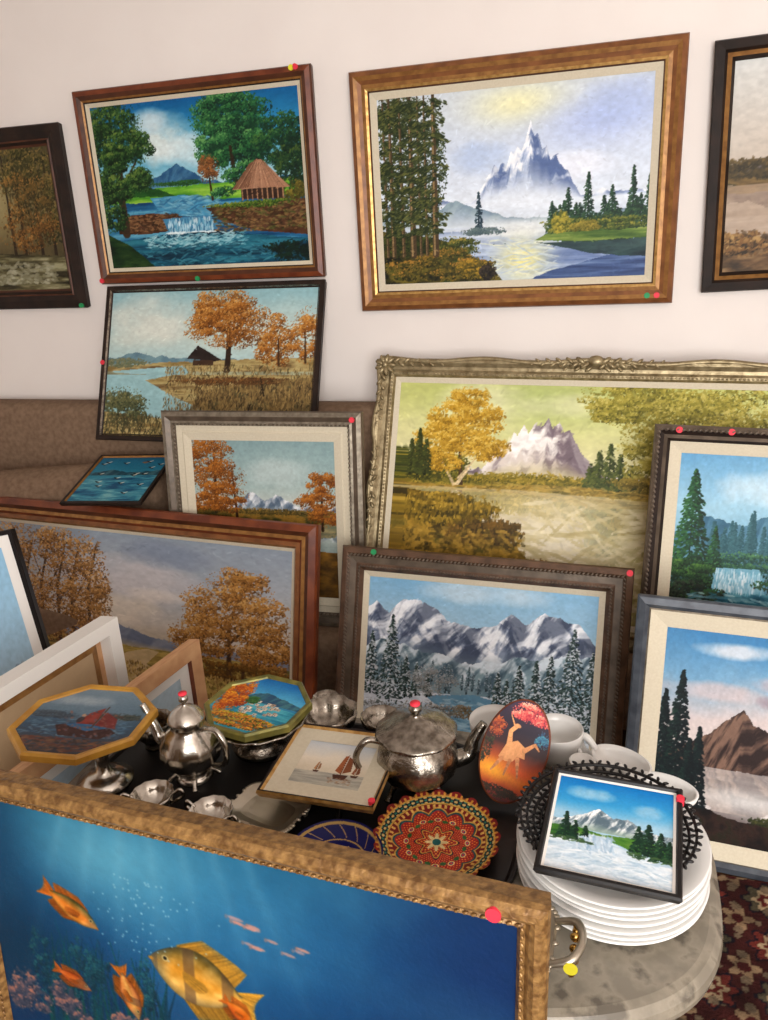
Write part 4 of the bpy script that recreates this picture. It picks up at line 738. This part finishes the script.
def teapot(name,x,y,z,s,rz,m=SILVER,sticker=None,wide=1.):
    E=at(name,x,y,z,rz);P=[(0,0),(.033,0),(.036,.004),(.03,.01),(.024,.016),(.036,.028),(.052,.045),(.058,.065),(.054,.085),(.042,.1),(.032,.112),(.03,.122),(.035,.128),(.034,.132),(.028,.142),(.016,.152),(.006,.157),(.004,.162),(.009,.168),(.008,.176),(0,.18)]
    lathe('body',[(r*s*wide,q*s) for r,q in P],m,E,48,scal=lambda a,r:.018*math.cos(a*12) if r>.04*s else 0)
    tube('spout',[(-.045*s*wide,0,.05*s),(-.08*s*wide,0,.06*s),(-.095*s*wide,0,.09*s),(-.118*s*wide,0,.125*s)],[.016*s,.012*s,.009*s,.006*s],m,E)
    tube('handle',[(.034*s*wide,0,.115*s),(.07*s*wide,0,.125*s),(.09*s*wide,0,.1*s),(.085*s*wide,0,.06*s),(.052*s*wide,0,.045*s)],[.005*s,.0055*s,.006*s,.0055*s,.004*s],m,E)
    for k in range(4):
        a=k*math.pi/2+.78;tube('foot_%d'%(k+1),[(.03*s*math.cos(a),.03*s*math.sin(a),.012*s),(.04*s*math.cos(a),.04*s*math.sin(a),.006*s),(.046*s*math.cos(a),.046*s*math.sin(a),.0)],[.006*s,.004*s,.006*s],m,E,8,4)
    if sticker:
        lathe('sticker',[(0,.184*s),(.008,.183*s),(.008,.18*s)],STIC[sticker],E,16)
    return E
teapot('silver_teapot',-.742,-1.67,TZ,1.0,-15,sticker='r')
E=at('silver_lidded_teapot',-.322,-1.60,TZ,30)
lathe('body',[(0,.012),(.03,.012),(.05,.02),(.068,.04),(.074,.062),(.07,.084),(.058,.1),(.054,.106),(.07,.112),(.074,.116),(.07,.12),(.05,.128),(.03,.138),(.012,.146),(.006,.152),(.012,.16),(.012,.166),(0,.172)],SILVD,E,56,scal=lambda a,r:.02*math.cos(a*10) if .06<r<.09 else 0)
tube('spout',[(.06,0,.04),(.095,0,.045),(.107,0,.075),(.128,0,.105)],[.018,.015,.011,.008],SILVD,E)
tube('handle',[(-.055,0,.1),(-.09,0,.115),(-.112,0,.085),(-.1,0,.05),(-.07,0,.045)],[.005,.006,.006,.006,.004],SILVD,E)
lathe('sticker',[(0,.175),(.009,.174),(.009,.17)],STIC['r'],E,16)
for k in range(4):
    a=k*1.5708+.4;tube('foot_%d'%(k+1),[(.05*math.cos(a),.05*math.sin(a),.03),(.062*math.cos(a),.062*math.sin(a),.015),(.07*math.cos(a),.07*math.sin(a),.0)],[.009,.005,.008],SILVD,E,8,4)
def bowl(name,x,y,z,r,h,m,scal=None,handles=False,rz=0):
    E=at(name,x,y,z,rz)
    lathe('bowl',[(0,0),(r*.5,0),(r*.52,h*.08),(r*.35,h*.2),(r*.6,h*.32),(r*.88,h*.6),(r,h),(r*.96,h*1.01),(r*.84,h*.62),(r*.5,h*.36),(0,h*.3)],m,E,48,scal=scal)
    if handles:
        for s_ in(-1,1): tube('handle_%d'%(1 if s_<0 else 2),[(s_*r*.9,0,h*.85),(s_*r*1.3,0,h*1.05),(s_*r*1.4,0,h*.75),(s_*r*.75,0,h*.45)],[.003,.0035,.0035,.003],m,E)
    return E
flut=lambda a,r:.03*math.cos(a*12)
bowl('silver_sugar_bowl',-.76,-1.78,TZ,.038,.045,SILVER,flut,True,20)
bowl('silver_sugar_bowl',-.64,-1.79,TZ,.038,.04,SILVER,flut,True,-10)
bowl('silver_creamer_bowl',-.87,-1.60,TZ,.042,.06,SILVD,flut,True,50)
bowl('silver_fruit_bowl',-.53,-1.50,TZ,.058,.065,SILVD,lambda a,r:.05*math.cos(a*9))
bowl('silver_candy_dish',-.43,-1.475,TZ,.04,.05,SILVD,flut)
bowl('silver_candy_dish',-.565,-1.425,TZ,.028,.045,SILVD,flut)
def recttray(name,x,y,z,a,b,rz,m,n=4,handles=True,h=.014,legs=0):
    E=at(name,x,y,z,rz)
    sq(0,0,a,b,n,[(.02,legs),(.008,legs+.003),(0,legs+h),(.003,legs+h+.002),(.008,legs+h),(.02,legs+.006),(.03,legs+.005)],'tray',m,E)
    it=[]
    for k in range(60):
        t=6.28318*k/60;c,s_=math.cos(t),math.sin(t);it.append(((a*np.sign(c)*abs(c)**(2/n),b*np.sign(s_)*abs(s_)**(2/n),legs+h),(.005,.004,.003),t))
    blobs('rim_beads',it,m,E)
    if handles:
        for s_ in(-1,1):
            tube('handle_%d'%(1 if s_<0 else 2),[(s_*a*.98,-b*.45,legs+h),(s_*(a+.025),-b*.38,legs+h+.012),(s_*(a+.035),0,legs+h+.016),(s_*(a+.025),b*.38,legs+h+.012),(s_*a*.98,b*.45,legs+h)],[.004,.006,.005,.006,.004],m,E)
    if legs:
        for k,(sx,sy) in enumerate(((-1,-1),(1,-1),(1,1),(-1,1))): tube('leg_%d'%(k+1),[(sx*a*.7,sy*b*.7,legs+.002),(sx*a*.78,sy*b*.78,legs*.5),(sx*a*.74,sy*b*.74,.0)],[.006,.004,.007],m,E,8,4)
    return E
SATIN=mat('satin_silver',(196,188,172),.38,1.,(170,160,142),12,.05,80)
recttray('silver_tray',-.555,-1.745,TZ,.066,.05,-14,SATIN,4,False,.012,.012)
recttray('silver_serving_tray',-.475,-1.655,TZ,.07,.062,-16,SILVD,3,False,.014,.036)
ET=recttray('silver_handled_tray',-.215,-1.93,.6,.165,.078,-3,SATIN,4,True,.012,.05)
GILT=mat('gilt_metal',(190,150,80),.25,1.)
blobs('handle_ornament',[((.190,.03*math.sin(k),.06+.005*k),(.007,.005,.007),k) for k in range(-3,4)],GILT,ET)
mk('sticker_1',[( .19+.009*math.cos(6.283*k/16),-.045+.009*math.sin(6.283*k/16),.075) for k in range(16)],[tuple(range(16))],STIC['y'],ET)
def rplate(name,x,y,z,r,img,rz=0,tx=0,rimm=GOLD,sc=0,n=20):
    E=at(name,x,y,z,rz);E.rotation_euler.x=tx
    ds=lambda X,Y:.018*np.clip((np.sqrt(X*X+Y*Y)/r-.55)/.45,0,1)**1.3
    bnd=lambda X,Y:np.sqrt(X*X+Y*Y)<r*(1+sc*np.abs(np.cos(np.arctan2(Y,X)*n/2))-sc)
    grid_pic('painted_face',img,2*r,2*r,GLAZE,E,.006,dish=ds,poly=bnd)
    lathe('body',[(0,0),(r*.55,0),(r*.6,.003),(r*.98,.019),(r*.985,.022)],rimm,E,80,scal=lambda a,q:(sc*abs(math.cos(a*n/2))-sc)*(q/r)**2)
    return E
rplate('ornate_painted_plate',-.256,-1.742,TZ+.002,.104,P_plate(),10,rad(2),GOLD,.07,20)
rplate('blue_gilded_plate',-.405,-1.82,TZ,.078,P_blue(),0,0,BLACK)
E=empty('oval_painted_plaque',pose_m(-.15,-1.585,.694,2,34,-16))
a_,b_=.058,.092
sq(0,0,a_,b_,2,[(.004,-.012),(0,-.01),(0,-.002),(.003,0)],'wood_slab',MAHO,E,60)
grid_pic('painting',P_oval(),2*a_,2*b_,GLAZE,E,.0015,poly=lambda X,Y:(X/(a_*.95))**2+(Y/(b_*.965))**2<1)
def wbowl(name,x,y,r,h):
    E=at(name,x,y,.6);lathe('bowl',[(0,0),(r*.5,0),(r*.5,.004),(r*.62,.01),(r*.85,h*.4),(r*.97,h*.8),(r,h),(r*.97,h+.002),(r*.93,h*.8),(r*.8,h*.4),(r*.5,.014),(0,.012)],PORC,E,48);return E
wbowl('white_porcelain_bowl',-.20,-1.475,.05,.078);wbowl('white_porcelain_bowl',-.085,-1.475,.048,.075)
def boat(name,x,y,rz):
    E=at(name,x,y,.6,rz)
    lathe('boat',[(0,0),(.026,0),(.026,.006),(.018,.01),(.03,.022),(.036,.036),(.038,.046),(.035,.047),(.033,.036),(.025,.022),(0,.018)],PORC,E,40,sx=1.5)
    tube('handle',[(.05,0,.042),(.072,0,.06),(.085,0,.05),(.076,0,.03),(.045,0,.026)],[.006,.007,.007,.006,.005],PORC,E);return E
boat('white_gravy_boat',.03,-1.505,150);boat('white_gravy_boat',.10,-1.565,165)
E=at('white_porcelain_pitcher',-.035,-1.56,.6,100)
lathe('body',[(0,0),(.02,0),(.021,.005),(.024,.024),(.027,.04),(.021,.058),(.019,.066),(.023,.074),(.02,.074),(.016,.062),(0,.04)],PORC,E,36)
tube('handle',[(.02,0,.066),(.04,0,.066),(.044,0,.046),(.026,0,.03)],[.004,.004,.004,.003],PORC,E)
E=at('stack_of_white_plates',.017,-1.745,.6)
for i in range(7):
    z0=i*.011;lathe('plate_%d'%(i+1),[(0,z0),(.082,z0),(.087,z0+.003),(.116,z0+.010),(.138,z0+.017),(.140,z0+.02),(.137,z0+.021),(.114,z0+.014),(.082,z0+.007),(0,z0+.006)],PORC,E,72,(.002*math.sin(i*2.1),.002*math.cos(i*1.7),0))
LACE=mat('black_lace_metal',(22,19,19),.4,.2)
E=at('black_openwork_basket',.008,-1.735,.674)
lathe('base',[(0,0),(.07,0),(.085,.006),(.084,.009),(.068,.003),(0,.003)],LACE,E,48)
it=[]
for ring,(r_,z_) in enumerate(((.088,.009),(.098,.014),(.108,.019),(.118,.025),(.128,.031))):
    lathe('ring_%d'%(ring+1),[(r_-.002,z_-.002),(r_+.002,z_-.002),(r_+.002,z_+.002),(r_-.002,z_+.002),(r_-.002,z_-.002)],LACE,E,64)
    for k in range(60):
        a=6.2832*(k+.5*(ring%2))/60;it.append((((r_+.004)*math.cos(a),(r_+.004)*math.sin(a),z_+.003),(.0055,.0026,.0025),a+(.6 if k%2 else -.6)))
blobs('lace',it,LACE,E)
